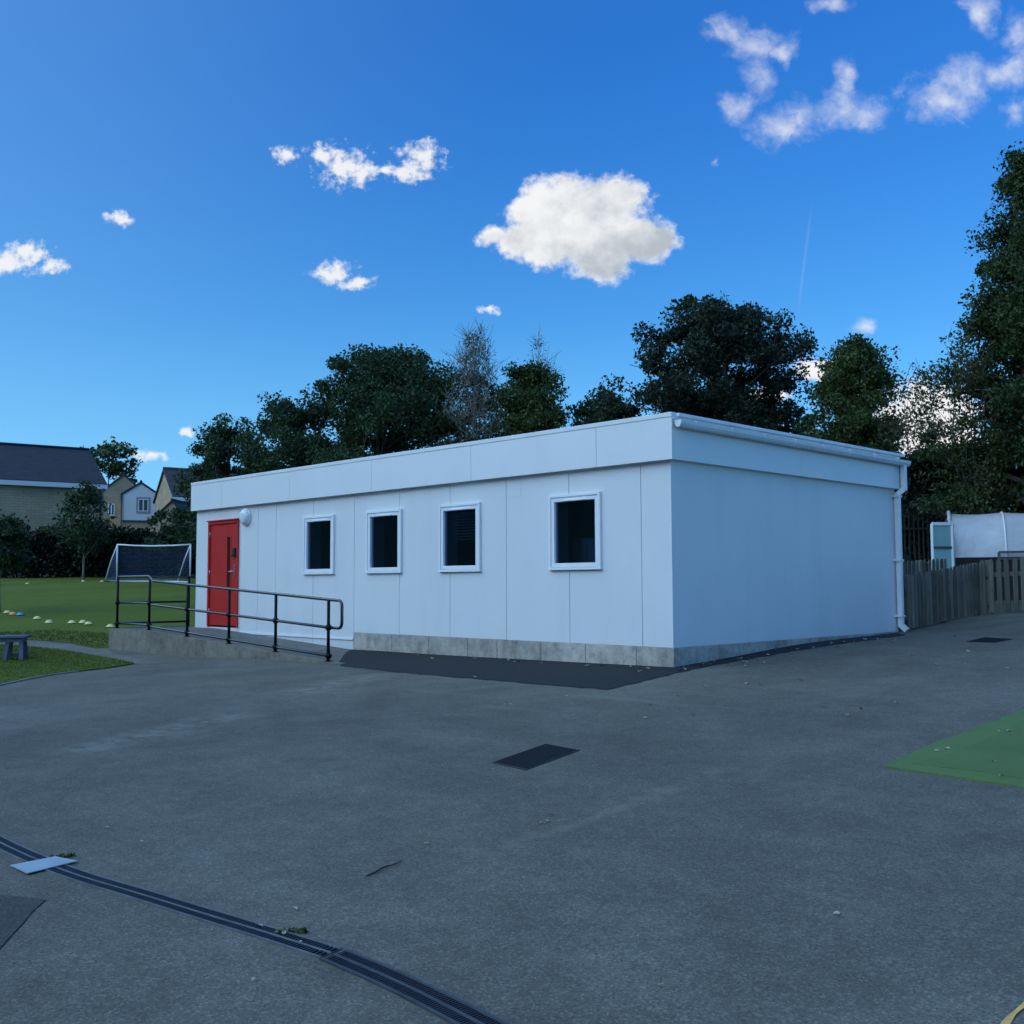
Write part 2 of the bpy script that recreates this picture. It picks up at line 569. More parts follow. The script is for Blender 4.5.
# ------------------------------------------------------------------ mesh builder
class MB:
    def __init__(s, M=None):
        s.v = []
        s.f = []
        s.mi = []
        s.M = M
        s.sm = []

    def add(s, vs, fs, mi=0, smooth=False):
        o = len(s.v)
        for p in vs:
            p = Vector(p)
            if s.M is not None:
                p = s.M @ p
            s.v.append(tuple(p))
        for f in fs:
            s.f.append(tuple(i+o for i in f))
            s.mi.append(mi)
            s.sm.append(smooth)
        return s

    def box(s, a, b, mi=0, c=.0):
        x0, y0, z0 = (min(a[i], b[i]) for i in range(3))
        x1, y1, z1 = (max(a[i], b[i]) for i in range(3))
        if c <= 0:
            vs = [(x0, y0, z0), (x1, y0, z0), (x1, y1, z0), (x0, y1, z0), (x0, y0, z1), (x1, y0, z1), (x1, y1, z1), (x0, y1, z1)]
            fs = [(0, 3, 2, 1), (4, 5, 6, 7), (0, 1, 5, 4), (1, 2, 6, 5), (2, 3, 7, 6), (3, 0, 4, 7)]
            return s.add(vs, fs, mi)
        # chamfered box through a convex hull of 24 points
        import bmesh
        bm = bmesh.new()
        for X, sx in ((x0, 1), (x1, -1)):
            for Y, sy in ((y0, 1), (y1, -1)):
                for Z, sz in ((z0, 1), (z1, -1)):
                    bm.verts.new((X, Y+sy*c, Z+sz*c))
                    bm.verts.new((X+sx*c, Y, Z+sz*c))
                    bm.verts.new((X+sx*c, Y+sy*c, Z))
        bmesh.ops.convex_hull(bm, input=bm.verts)
        bm.verts.ensure_lookup_table()
        bm.verts.index_update()
        s.add([v.co.copy() for v in bm.verts], [[v.index for v in f.verts] for f in bm.faces], mi)
        bm.free()
        return s

    def bar(s, p, q, w, h, mi=0, up=(0, 0, 1)):
        """rectangular bar from p to q"""
        p = Vector(p)
        q = Vector(q)
        d = (q-p).normalized()
        u = Vector(up)
        r = d.cross(u)
        if r.length < 1e-4:
            r = d.cross(Vector((1, 0, 0)))
        r.normalize()
        u = r.cross(d).normalized()
        vs = []
        for e in (p, q):
            for a, b in ((-1, -1), (1, -1), (1, 1), (-1, 1)):
                vs.append(e+r*(a*w/2)+u*(b*h/2))
        return s.add(vs, [(0, 1, 2, 3), (7, 6, 5, 4), (0, 4, 5, 1), (1, 5, 6, 2), (2, 6, 7, 3), (3, 7, 4, 0)], mi)

    def tube(s, pts, rad, n=8, mi=0, cap=True):
        pts = [Vector(p) for p in pts]
        if not isinstance(rad, (list, tuple)):
            rad = [rad]*len(pts)
        vs = []
        prev = None
        for i, p in enumerate(pts):
            d = (pts[min(i+1, len(pts)-1)]-pts[max(i-1, 0)])
            if d.length < 1e-9:
                d = Vector((0, 0, 1))
            d.normalize()
            if prev is None:
                a = Vector((0, 0, 1)) if abs(d.z) < .9 else Vector((1, 0, 0))
                x = d.cross(a).normalized()
            else:
                x = (prev-d*prev.dot(d))
                if x.length < 1e-6:
                    x = d.orthogonal()
                x.normalize()
            prev = x
            y = d.cross(x)
            for k in range(n):
                t = 2*math.pi*k/n
                vs.append(p+(x*math.cos(t)+y*math.sin(t))*rad[i])
        fs = []
        for i in range(len(pts)-1):
            for k in range(n):
                fs.append((i*n+k, i*n+(k+1) % n, (i+1)*n+(k+1) % n, (i+1)*n+k))
        if cap:
            fs.append(tuple(reversed(range(n))))
            fs.append(tuple((len(pts)-1)*n+k for k in range(n)))
        return s.add(vs, fs, mi, True)

    def prism(s, poly, d, mi=0):
        """poly: 3D points (planar), d: extrusion vector"""
        n = len(poly)
        d = Vector(d)
        vs = [Vector(p) for p in poly]+[Vector(p)+d for p in poly]
        fs = [tuple(range(n-1, -1, -1)), tuple(range(n, 2*n))]
        for i in range(n):
            fs.append((i, (i+1) % n, n+(i+1) % n, n+i))
        return s.add(vs, fs, mi)

    def lathe(s, prof, c, n=14, mi=0, axis=(0, 0, 1)):
        ax = Vector(axis).normalized()
        x = ax.orthogonal().normalized()
        y = ax.cross(x)
        vs = []
        for r, h in prof:
            for k in range(n):
                t = 2*math.pi*k/n
                vs.append(Vector(c)+ax*h+(x*math.cos(t)+y*math.sin(t))*r)
        fs = []
        for i in range(len(prof)-1):
            for k in range(n):
                fs.append((i*n+k, i*n+(k+1) % n, (i+1)*n+(k+1) % n, (i+1)*n+k))
        fs.append(tuple(reversed(range(n))))
        fs.append(tuple((len(prof)-1)*n+k for k in range(n)))
        return s.add(vs, fs, mi, True)

    def build(s, name, mat, parent=None):
        me = bpy.data.meshes.new(name)
        v = s.v
        if parent is not None:
            inv = world_of(parent).inverted()
            v = [tuple(inv @ Vector(p)) for p in v]
        me.from_pydata(v, [], s.f)
        for mm in (mat if isinstance(mat, (list, tuple)) else [mat]):
            me.materials.append(MATS[mm])
        me.polygons.foreach_set('material_index', s.mi)
        me.polygons.foreach_set('use_smooth', s.sm)
        me.update()
        o = bpy.data.objects.new(name, me)
        COL.objects.link(o)
        if parent is not None:
            o.parent = parent
        return o


def world_of(o):
    m = o.matrix_basis.copy()
    p = o.parent
    while p is not None:
        m = p.matrix_basis @ m
        p = p.parent
    return m


def thing(name, label, cat, loc=(0, 0, 0), rz=0.0, group=None):
    o = bpy.data.objects.new(name, None)
    COL.objects.link(o)
    o.empty_display_size = .2
    o.matrix_basis = Matrix.Translation(Vector(loc)) @ Matrix.Rotation(rz, 4, 'Z')
    return tag(o, label, cat, group)


def tag(o, label=None, cat=None, group=None, kind=None):
    if label:
        o['label'] = label
    if cat:
        o['category'] = cat
    if group:
        o['group'] = group
    if kind:
        o['kind'] = kind
    return o


def mesh_np(name, V, Fc, mat, parent=None, smooth=False):
    """fast mesh from arrays (N,3) and (M,k)"""
    if parent is not None:
        inv = np.array(world_of(parent).inverted())
        V = V@inv[:3, :3].T+inv[:3, 3]
    me = bpy.data.meshes.new(name)
    k = Fc.shape[1]
    me.vertices.add(len(V))
    me.vertices.foreach_set('co', V.astype(np.float32).ravel())
    me.loops.add(Fc.size)
    me.loops.foreach_set('vertex_index', Fc.astype(np.int32).ravel())
    me.polygons.add(len(Fc))
    me.polygons.foreach_set('loop_start', np.arange(0, Fc.size, k, dtype=np.int32))
    me.polygons.foreach_set('loop_total', np.full(len(Fc), k, dtype=np.int32))
    me.polygons.foreach_set('use_smooth', np.full(len(Fc), smooth))
    me.materials.append(MATS[mat])
    me.update(calc_edges=True)
    me.validate()
    o = bpy.data.objects.new(name, me)
    COL.objects.link(o)
    if parent is not None:
        o.parent = parent
    return o


# ------------------------------------------------------------------ ground sheets
def inside(px, py, poly):
    poly = np.asarray(poly)[:, :2]
    c = np.zeros(len(px), bool)
    j = len(poly)-1
    for i in range(len(poly)):
        xi, yi = poly[i]
        xj, yj = poly[j]
        k = ((yi > py) != (yj > py)) & (px < (xj-xi)*(py-yi)/(yj-yi+1e-12)+xi)
        c ^= k
        j = i
    return c


def sheet(name, poly, dz, mat, step=.6, kind='structure', rough_edge=0.0, skirt=0.0):
    """sheet lying on the terrain inside a plan polygon"""
    pts = []
    n = len(poly)
    for i in range(n):
        a = np.array(poly[i][:2], float)
        b = np.array(poly[(i+1) % n][:2], float)
        L = np.linalg.norm(b-a)
        k = max(1, int(L/(step if not rough_edge else min(step, .12))))
        nr = np.array([-(b-a)[1], (b-a)[0]])/max(L, 1e-6)
        for t in range(k):
            p = a+(b-a)*t/k
            if rough_edge and t > 0:
                p = p+nr*random.uniform(-1, 1)*rough_edge
            pts.append(tuple(p))
    P = np.array(pts)
    xs = np.arange(P[:, 0].min()+step*.5, P[:, 0].max(), step)
    ys = np.arange(P[:, 1].min()+step*.5, P[:, 1].max(), step)
    X, Y = np.meshgrid(xs, ys)
    X = X.ravel()
    Y = Y.ravel()
    k = inside(X, Y, P)
    ip = list(zip(X[k], Y[k]))
    allp = [Vector(p) for p in pts]+[Vector(p) for p in ip]
    nb = len(pts)
    r = delaunay_2d_cdt(allp, [], [list(range(nb))], 1, 1e-5)
    V2 = np.array([tuple(v) for v in r[0]])
    Z = hgt(V2[:, 0], V2[:, 1])+dz
    V = np.column_stack([V2, Z])
    fs = [f if sum((V2[f[i]][0]*V2[f[(i+1) % 3]][1]-V2[f[(i+1) % 3]][0]*V2[f[i]][1]) for i in range(3)) > 0 else f[::-1] for f in r[2] if len(f) == 3]
    mb = MB()
    mb.add(V.tolist(), fs)
    if skirt:
        zz = hgt(P[:, 0], P[:, 1])
        m_ = len(P)
        vs = [(P[i][0], P[i][1], zz[i]+dz) for i in range(m_)]+[(P[i][0], P[i][1], zz[i]+dz-skirt) for i in range(m_)]
        mb.add(vs, [(i, (i+1) % m_, m_+(i+1) % m_, m_+i) for i in range(m_)])
    o = mb.build(name, mat)
    if kind:
        o['kind'] = kind
    return o


def base_ground():
    def axis(c, lo, hi):
        a = list(np.arange(lo, hi+.01, 1.0))
        s = 1.5
        x = hi
        while x < 900:
            x += s
            s *= 1.35
            a.append(x)
        s = 1.5
        x = lo
        while x > -900:
            x -= s
            s *= 1.35
            a.insert(0, x)
        return np.array(a)
    xs = axis(0, -75, 35)
    ys = axis(0, -35, 75)
    X, Y = np.meshgrid(xs, ys)
    Z = hgt(X.ravel(), Y.ravel())-.03
    V = np.column_stack([X.ravel(), Y.ravel(), Z])
    nx = len(xs)
    ny = len(ys)
    i = np.arange(nx-1)
    j = np.arange(ny-1)
    I, J = np.meshgrid(i, j)
    a = (J*nx+I).ravel()
    Fc = np.column_stack([a, a+1, a+nx+1, a+nx])
    o = mesh_np('ground', V, Fc, 'soil', smooth=True)
    o['kind'] = 'structure'


base_ground()

gp = lambda px, py: ground(px, py)[:2]
# edge of the sports field (the far side of the path) as seen from the yard
E0 = gp(-60, 633)
E1 = gp(0, 637.5)
E2 = gp(38, 640.5)
E3 = gp(72, 643.5)
E4 = gp(96, 648.5)
E5 = np.array([-13.5, -1.35])
hedgeL = np.array(plan(-420, 47.5))
hedgeR = np.array(plan(330, 46.5))
nearL = np.array(plan(-420, 21))
field_poly = [nearL, E0, E1, E2, E3, E4, E5, (-13.5, .2), (-13.2, 8), (-14, 14), hedgeR, hedgeL]
sheet('grass_field', field_poly, .012, 'grass_field', 1.0)
# asphalt yard
yard_poly = [(-13.45, .5), (-13.5, -1.35), E4, E3, E2, E1, E0, nearL, plan(-900, 12), (-30, -40), (30, -40), (40, -10), (30, 6), tuple(ground(984, 615)[:2]+np.array([8.0, -.55])), tuple(ground(984, 615)[:2]+np.array([0, .1])), (.1, 6.5), (-2, 6.2), (-4, 5.5), (-8, 3), (-12, 1)]
sheet('tarmac_yard', yard_poly, .004, 'asphalt', .6)
# path across the corner of the grass
path_poly = [gp(-60, 634.5), gp(0, 638.5), gp(38, 641.5), gp(72, 644.6), gp(96, 649.4), (-13.4, -1.6), gp(112, 653), gp(165, 664), gp(133, 664.5), gp(80, 653), gp(30, 647.5), gp(-60, 641)]
sheet('path', path_poly, .009, 'path_grey', .6)
# grass corner in front of the path
bank = [gp(-60, 642), gp(30, 648), gp(60, 651), gp(90, 656), gp(118, 661), gp(134, 664.6), gp(110, 668.5), gp(80, 672), gp(50, 675.5), gp(25, 680), gp(0, 685.5), gp(-60, 694)]
sheet('grass_bank', bank, .03, 'grass_bank', .35, rough_edge=.03, skirt=.05)
kb = MB()
edge = [gp(-60, 694.6), gp(0, 686), gp(25, 680.4), gp(50, 675.8), gp(78, 672.3)]
for a, b in zip(edge[:-1], edge[1:]):
    pa = (a[0], a[1], h1(*a)-.02)
    pb = (b[0], b[1], h1(*b)-.02)
    kb.bar(pa, pb, .05, .09)
ko = kb.build('kerb_edging', 'kerb')
ko['kind'] = 'structure'

# new tarmac strip along the building
strip = [gp(334, 649), gp(340, 666.5), gp(380, 671), gp(410, 674), gp(480, 680), gp(565, 687), gp(608, 690.5), gp(640, 683), gp(676, 673.5), gp(710, 666.5), gp(760, 657.5),
         gp(820, 647.5), gp(870, 640.5), gp(905, 635.5), (.03, 6.2), (-.2, 3), (-.2, .2), (-5.2, .2)]
sheet('new_tarmac_strip', strip, .010, 'tarmac_new', .4, rough_edge=.035)
sheet('tarmac_patch', [gp(-80, 893), gp(0, 896.5), gp(46, 901), gp(22, 926), gp(0, 950), gp(-60, 1015)], .009, 'tarmac_patch', .3, rough_edge=.014)
sheet('painted_line', [gp(1002, 1024), gp(1008, 1018), gp(1014, 1013.5), gp(1024, 1004), gp(1060, 975), gp(1060, 982), gp(1024, 1010.5), gp(1016, 1017), gp(1011, 1026), gp(1006, 1040), gp(992, 1040)], .009, 'line_yellow', .1, rough_edge=.002)

# artificial turf mat
tf = thing('turf_mat', 'green artificial turf laid on the tarmac at the right edge of the yard', 'artificial turf', (*gp(960, 750), h1(*gp(960, 750))))
tp = [gp(883, 768), gp(930, 747), gp(978, 729), gp(1026, 711), gp(1200, 650), gp(1500, 700), gp(1500, 880), gp(1120, 803), gp(1026, 790), gp(950, 778), gp(905, 771.5)]


def sheet_part(name, poly, dz, mat, parent, step=.4, skirt=0.0, rough_edge=0.0):
    o = sheet(name, poly, dz, mat, step, None, rough_edge, skirt)
    me = o.data
    inv = world_of(parent).inverted()
    me.transform(inv)
    o.parent = parent
    return o


sheet_part('mat', tp, .017, 'turf_green', tf, .3, .03, .018)
sheet_part('centre_piece', [gp(912, 766.3), gp(945, 757.5), gp(985, 742.5), gp(1004, 733), gp(1028, 721), gp(1200, 662), gp(1480, 705), gp(1480, 870), gp(1120, 794), gp(1028, 782.5), gp(985, 775), gp(940, 770)], .0205, 'turf_centre', tf, .25, .004, .015)


# ------------------------------------------------------------------ building
BW, BL = 6.26, 12.67
ZF, ZT = 2.437, 3.048
OV = .095
bld = thing('modular_building', 'long white flat roofed modular building with four windows and a red door', 'building', (-6.3, 3.1, -.3))
joints = [-.5, -1.8, -3.085, -4.37, -5.66, -6.94, -8.22, -9.5, -10.16, -10.84, -12.14]
wins = [(-8.51, -7.53), (-6.555, -5.58), (-4.61, -3.64), (-2.17, -1.19)]
WZ0, WZ1 = 1.03, 2.105
DX0, DX1, DZ1 = -12.12, -10.88, 2.175
openings = [(a+.045, b-.045, WZ0+.045, WZ1-.045) for a, b in wins]+[(DX0+.01, DX1-.01, -.03, DZ1-.01)]
T = .12
mb = MB()
xs = sorted(set([-BL, 0.0]+joints+[o[0] for o in openings]+[o[1] for o in openings]))
for xa, xb in zip(xs[:-1], xs[1:]):
    ga = .005 if xa in joints else 0
    gb = .005 if xb in joints else 0
    zb = 0.0 if xa >= -6.945 else -.6
    zs = [zb, ZF+.02]
    xm = (xa+xb)/2
    for o in openings:
        if o[0]-1e-6 <= xm <= o[1]+1e-6:
            zs += [max(o[2], zb), o[3]]
    zs = sorted(set(zs))
    for z0, z1 in zip(zs[:-1], zs[1:]):
        zm = (z0+z1)/2
        if any(o[0] <= xm <= o[1] and o[2] <= zm <= o[3] for o in openings):
            continue
        mb.box((xa+ga, 0, z0), (xb-gb, T-.02, z1))
mb.build('front_wall', 'panel_white', bld)
mb = MB()                                                    # dark backing seen in the joints, cut round the openings
for xa, xb in zip(xs[:-1], xs[1:]):
    xm = (xa+xb)/2
    zs = [-.1, ZF]
    for o in openings:
        if o[0]-1e-6 <= xm <= o[1]+1e-6:
            zs += [max(o[2], -.1), o[3]]
    zs = sorted(set(zs))
    for z0, z1 in zip(zs[:-1], zs[1:]):
        zm = (z0+z1)/2
        if any(o[0] <= xm <= o[1] and o[2] <= zm <= o[3] for o in openings):
            continue
        mb.box((xa, T-.018, z0), (min(xb, -T-.003), T+.02, z1))
mb.build('wall_lining', 'interior', bld)
mb = MB()
BE = 6.345
sj = [0.0, 1.55, 3.13, 4.7, BE]
for a, b in zip(sj[:-1], sj[1:]):
    mb.box((-T, a+(.0007 if a else T-.02), 0), (0.0, b-(.0007 if b < BE else 0), ZF+.02))
mb.build('side_wall', 'panel_white', bld)
MB().box((-BL, BE-T, -.2), (-T-.002, BE, ZF+.02)).build('rear_wall', 'panel_white', bld)
MB().box((-BL, T+.022, -.2), (-BL+T, BE-T-.002, ZF+.02)).build('end_wall', 'panel_white', bld)
mb = MB()
mb.box((-BL+T, T+.02, -.15), (-T-.01, BW-T-.01, -.02))
mb.build('floor', 'interior', bld)
MB().box((-BL+T, 2.9, -.01), (-T-.01, 2.98, ZF-.03)).build('partition', 'interior', bld)
# bottom trim of the panels left of the plinth
MB().box((-10.86, -.022, -.135), (-6.94, -.001, -.105)).build('sill_strip', 'upvc_white', bld)
# plinth blocks
mb = MB()
px0 = 0.0
bw = [.62, .9, .86, .92, .66, .94, .97, 1.07]
x = 0.012
for w in bw:
    xe = max(x-w, -6.93)
    mb.box((xe+.004, -.008, -.75), (x-.004 if x < 0 else x, .13, -.004), c=.004)
    x = xe
    if x <= -6.92:
        break
y = .132
for w in [.85, .9, .88, .9, .92, .9, .9]:
    ye = min(y+w, BW+.06)
    mb.box((-.14, y+.004, -.75), (.012, ye-.004, -.004), c=.004)
    y = ye
    if y >= BW+.03:
        break
mb.build('plinth', 'plinth_block', bld)
MB().box((-6.92, .02, -.7), (-.01, .06, -.02)).box((-.07, .06, -.7), (-.01, BW-.05, -.02)).build('mortar_core', 'ramp_concrete', bld)
# fascia
fj = [-1.2, -3.77, -6.32, -8.89, -11.45]
fx = [OV]+fj+[-BL-OV]
mb = MB()
for a, b in zip(fx[:-1], fx[1:]):
    mb.box((b+(.004 if b in fj else 0), -OV, ZF), (a-(.004 if a in fj else 0), -OV+.03, ZT-.062))
mb.box((OV-.03, -OV+.03, ZF), (OV, 3.13-.002, ZT-.02)).box((OV-.03, 3.13+.002, ZF), (OV, BW+OV-.03, ZT-.02))
mb.box((-BL-OV, -OV+.03, ZF), (-BL-OV+.03, BW+OV-.03, ZT-.062))
mb.box((-BL-OV, BW+OV-.03, ZF), (OV, BW+OV, ZT-.1))
fas = mb.build('fascia', 'fascia_white', bld)
mb = MB()
mb.box((-BL-OV-.006, -OV-.008, ZT-.060), (OV+.004, -OV+.09, ZT+.002), c=.005)
mb.box((-BL-OV-.006, -OV+.092, ZT-.060), (-BL-OV+.09, BW+OV, ZT+.002), c=.005)
mb.build('edge_trim', 'gutter_white', fas)
MB().box((-BL-OV+.03, -OV+.03, ZF-.001), (OV-.03, BW+OV-.03, ZF+.03)).build('soffit', 'fascia_white', fas)
mb = MB()
mb.box((-BL-OV+.02, -OV+.095, ZT-.12), (OV-.002, BW+OV-.04, ZT-.02))
rf = mb.build('roof', 'roof_felt', bld)
# roof edge drip above the gutter
mb = MB()
mb.box((OV-.04, -OV+.092, ZT-.052), (OV+.055, BW+OV+.12, ZT-.006), c=.006)
mb.box((OV+.001, -OV+.02, ZT-.085), (OV+.02, BW+OV, ZT-.053))
mb.build('drip_edge', 'gutter_white', rf)
# gutter: half-round trough along the side with fall to the far end
prof = [(0, 0), (.004, -.045), (.022, -.082), (.055, -.096), (.088, -.082), (.106, -.045), (.112, 0), (.106, 0), (.100, -.043), (.084, -.075), (.055, -.088), (.026, -.075), (.010, -.043), (.006, 0)]
gx, gz0, gz1 = OV+.022, ZT-.105, ZT-.125
ya, yb = -OV+.035, BW+OV+.17
mb = MB()
n = len(prof)
vs = [(gx+a, ya, gz0+b) for a, b in prof]+[(gx+a, yb, gz1+b) for a, b in prof]
fs = [(i, (i+1) % n, n+(i+1) % n, n+i) for i in range(n)]
mb.add(vs, fs)
for yy, zz in ((ya-.004, gz0), (yb, gz1)):
    mb.prism([(gx+a, yy, zz+b) for a, b in prof[:7]], (0, .006, 0))
gut = mb.build('gutter', 'gutter_white', bld)
for k in range(8):
    t = (k+.4)/8
    yy = ya+(yb-ya)*t
    zz = gz0+(gz1-gz0)*t
    MB().prism([(gx+a*1.08-.004, yy, zz+b*1.08) for a, b in prof[:7]]+[(gx+.112, yy, zz+.012), (gx, yy, zz+.012)], (0, .03, 0)).build('bracket', 'gutter_white', gut)
# downpipe
yp = BW+.02
s_ = .085
mb = MB()
mb.box((OV+.03, yp+.035, ZF-.03), (OV+.03+s_, yp+.035+s_, gz1-.08), c=.006)
dp = mb.build('downpipe', 'gutter_white', bld)
mb = MB()
mb.bar((OV+.03+s_/2, yp+.035+s_/2, ZF+.0), (.03+s_/2, yp+s_/2-.02, ZF-.09), s_+.004, s_+.004)
mb.build('swan_neck', 'gutter_white', dp)
gz = h1(.05, yp)
mb = MB()
mb.box((.03, yp-.02, gz+.10), (.03+s_, yp-.02+s_, ZF-.055), c=.006)
mb.bar((.03+s_/2, yp-.02+s_/2, gz+.13), (.17, yp+.03, gz+.035), s_, s_)
mb.build('lower_pipe', 'gutter_white', dp)
for zz in (ZF-.14, 1.2, .25):
    MB().box((0.001, yp-.055, zz), (.03+s_+.006, yp+s_+.012, zz+.03)).build('pipe_clip', 'gutter_white', dp)

# windows
for k, (a, b) in enumerate(wins):
    z0, z1 = WZ0, WZ1
    mb = MB()                                             # outer trim standing proud of the wall
    t = .042
    y0, y1 = -.042, .0
    mb.box((a, y0, z0), (a+t, y1-.001, z1), c=.004).box((b-t, y0, z0), (b, y1-.001, z1), c=.004)
    mb.box((a+t, y0, z1-t), (b-t, y1-.001, z1), c=.004).box((a-.003, y0-.006, z0-.004), (b+.003, y1-.001, z0+.030), c=.004)
    w = mb.build('window', 'upvc_white', bld)
    mb = MB()
    a1, b1, c1, d1 = a+t+.002, b-t-.002, z0+.034, z1-t-.002
    f = .06
    mb.box((a1, -.03, c1), (a1+f, .045, d1), c=.005).box((b1-f, -.03, c1), (b1, .045, d1), c=.005)
    mb.box((a1+f, -.03, d1-f), (b1-f, .045, d1), c=.005).box((a1+f, -.03, c1), (b1-f, .045, c1+f), c=.005)
    mb.build('sash', 'upvc_white', w)
    MB().box((a1+f, .008, c1+f), (b1-f, .014, d1-f)).build('pane', 'window_glass', w)
    mb = MB()
    mb.box((a1+.24, -.052, d1-f+.002), (b1-.20, -.031, d1-f+.022), c=.004)
    mb.build('trickle_vent', 'upvc_white', w)
    mb = MB()
    mb.box((a1-.03, .05, c1-.02), (a1+.012, .32, d1+.02)).box((b1-.012, .05, c1-.02), (b1+.03, .32, d1+.02)).box((a1+.013, .05, c1-.03), (b1-.013, .32, c1+.01)).box((a1+.013, .05, d1-.01), (b1-.013, .32, d1+.03))
    mb.build('reveal', 'blind', w)
    if k == 2:
        mb = MB()
        mb.box((a1+.1, .10, d1-.125), (b1-.02, .135, d1-.085))
        for i in range(9):
            zz = d1-.15-i*.046
            mb.bar((a1+.1, .117, zz), (b1-.02, .117, zz), .020, .0025, up=(0, .75, .65))
        mb.build('venetian_blind', 'blind', w)
    if k == 1:
        mb = MB()
        for i in range(5):
            zz = d1-.34-i*.046
            mb.bar((b1-.26, .117, zz), (b1-.02, .117, zz), .014, .002, up=(0, .75, .65))
        mb.build('venetian_blind', 'blind', w)
# cupboard glimpsed in the near window
cb = thing('cupboard', 'grey cupboard glimpsed through the large window nearest the corner', 'cupboard', (-1.95, .75, -.02))
MB().box((-2.25, .55, -.02), (-1.62, .95, 1.50), c=.01).build('carcass', 'cupboard_grey', cb)
MB().box((-2.24, .535, .05), (-1.942, .549, 1.47), c=.003).build('door', 'cupboard_grey', cb)
MB().box((-1.936, .535, .05), (-1.63, .549, 1.47), c=.003).build('door', 'cupboard_grey', cb)

# door
dr = None
mb = MB()
mb.box((DX0, -.03, -.02), (DX0+.06, .10, DZ1)).box((DX1-.06, -.03, -.02), (DX1, .10, DZ1)).box((DX0+.06, -.03, DZ1-.06), (DX1-.06, .10, DZ1)).box((DX0-.03, -.055, DZ1+.001), (DX1+.03, -.002, DZ1+.022))
frm = mb.build('door_frame', 'door_red', bld)
x0, x1, zt = DX0+.063, DX1-.063, DZ1-.063
vx0, vx1, vz0, vz1 = -11.375, -11.205, .78, 1.85
mb = MB()
mb.box((x0, .0, .005), (vx0, .05, zt)).box((vx1, .0, .005), (x1, .05, zt)).box((vx0, .0, .005), (vx1, .05, vz0)).box((vx0, .0, vz1), (vx1, .05, zt))
dr = mb.build('door', 'door_red', bld)
mb = MB()
e = .022
mb.box((vx0, -.006, vz0), (vx0+e, .052, vz1)).box((vx1-e, -.006, vz0), (vx1, .052, vz1)).box((vx0+e, -.006, vz0), (vx1-e, .052, vz0+e)).box((vx0+e, -.006, vz1-e), (vx1-e, .052, vz1))
mb.build('vision_frame', 'door_red', dr)
MB().box((vx0+e, .02, vz0+e), (vx1-e, .026, vz1-e)).build('vision_pane', 'house_glass', dr)
mb = MB()
mb.box((-11.08, -.012, 1.0), (-11.03, -.001, 1.26), c=.003)
mb.tube([(-11.055, -.01, 1.12), (-11.055, -.06, 1.12), (-11.19, -.065, 1.115)], .011, 8)
mb.build('handle', 'steel', dr)
mb = MB()
mb.box((-11.10, -.035, 1.42), (-11.0, -.001, 1.60), c=.006).tube([(-11.05, -.035, 1.45), (-11.05, -.06, 1.45), (-11.12, -.062, 1.43)], .012, 8)
mb.build('keypad_lock', 'black_plastic', dr)
for zz in (.25, 1.05, 1.85):
    MB().tube([(DX0+.062, -.012, zz), (DX0+.062, -.012, zz+.1)], .011, 8).build('hinge', 'steel', dr)
MB().box((x0, -.012, .01), (x1, -.001, .03)).build('weather_bar', 'door_red', dr)
# wall lamp (off)
mb = MB()
mb.lathe([(.175, 0), (.175, .045), (.165, .05)], (-10.6, -.001, 2.21), 24, axis=(0, -1, 0))
lm = mb.build('wall_lamp', 'upvc_white', bld)
MB().lathe([(.155, .051), (.15, .075), (.125, .10), (.08, .115), (.03, .12)], (-10.6, -.001, 2.21), 24, axis=(0, -1, 0)).build('lamp_cover', 'lamp_cover', lm)
MB().box((-10.79, -.075, 2.235), (-10.41, -.052, 2.255)).build('lamp_guard', 'upvc_white', lm)
# small plate on the wall between the third and fourth windows
MB().box((-3.03, -.004, 2.13), (-2.76, -.0005, 2.36)).build('patch_plate', 'panel_white', bld)

# ------------------------------------------------------------------ ramp
RY = -1.56
rp = thing('access_ramp', 'low grey concrete access ramp leading up to the red door', 'ramp', (-9.4, -.8, -.48))
L0, L1, L2, L3 = -13.40, -11.72, -5.22, -13.46
# retaining wall pieces (several pours) and top
segs = [(-13.40, -11.72), (-11.72, -9.6), (-9.6, -7.2), (-7.2, -5.22)]


def rtop(x):
    return -.045 if x <= L1 else -.045+(x-L1)/(L2-L1)*(-.335)


mb = MB()
for i, (a, b) in enumerate(segs):
    mb.prism([(a+.002, RY, -1.0), (b-.002, RY, -1.0), (b-.002, RY, rtop(b)), (a+.002, RY, rtop(a))], (0, .16+.01*(i % 2), 0))
mb.prism([(-13.40, RY+.171, -1), (-13.40, .3, -1), (-13.40, .3, -.045), (-13.40, RY+.171, -.045)], (.10, 0, 0))
mb.build('retaining_wall', 'ramp_concrete', rp)
mb = MB()
d = .012
mb.prism([(-13.298, RY+.172, -.9), (L1, RY+.172, -.9), (L2-.05, RY+.172, -.9), (L2-.05, RY+.172, rtop(L2-.05)-d), (L1, RY+.172, rtop(L1)-d), (-13.298, RY+.172, rtop(L1)-d)], (0, -RY-.172-.025, 0))
mb.box((-13.298, -.02, -.9), (-BL-.002, .3, -.045-d))
mb.build('ramp_surface', 'ramp_top', rp)

# ------------------------------------------------------------------ handrail
hr = thing('handrail', 'black tubular metal handrail along the concrete access ramp', 'handrail', (-9.4, -1.48, -.3))
HY = -1.48
hx = [-13.2, -11.74, -10.17, -8.63, -7.1, -5.57]
rr = .024


def rail(x, lvl):
    """rail heights: three rails, level on the landing and falling with the ramp"""
    t0 = (1.02, .485, .055)[lvl]
    if x <= -11.74:
        return t0
    s0 = (.925, .455, .02)[lvl]
    e0 = (.60, .165, -.275)[lvl]
    return s0+(x+11.60)/(-5.57+11.60)*(e0-s0)


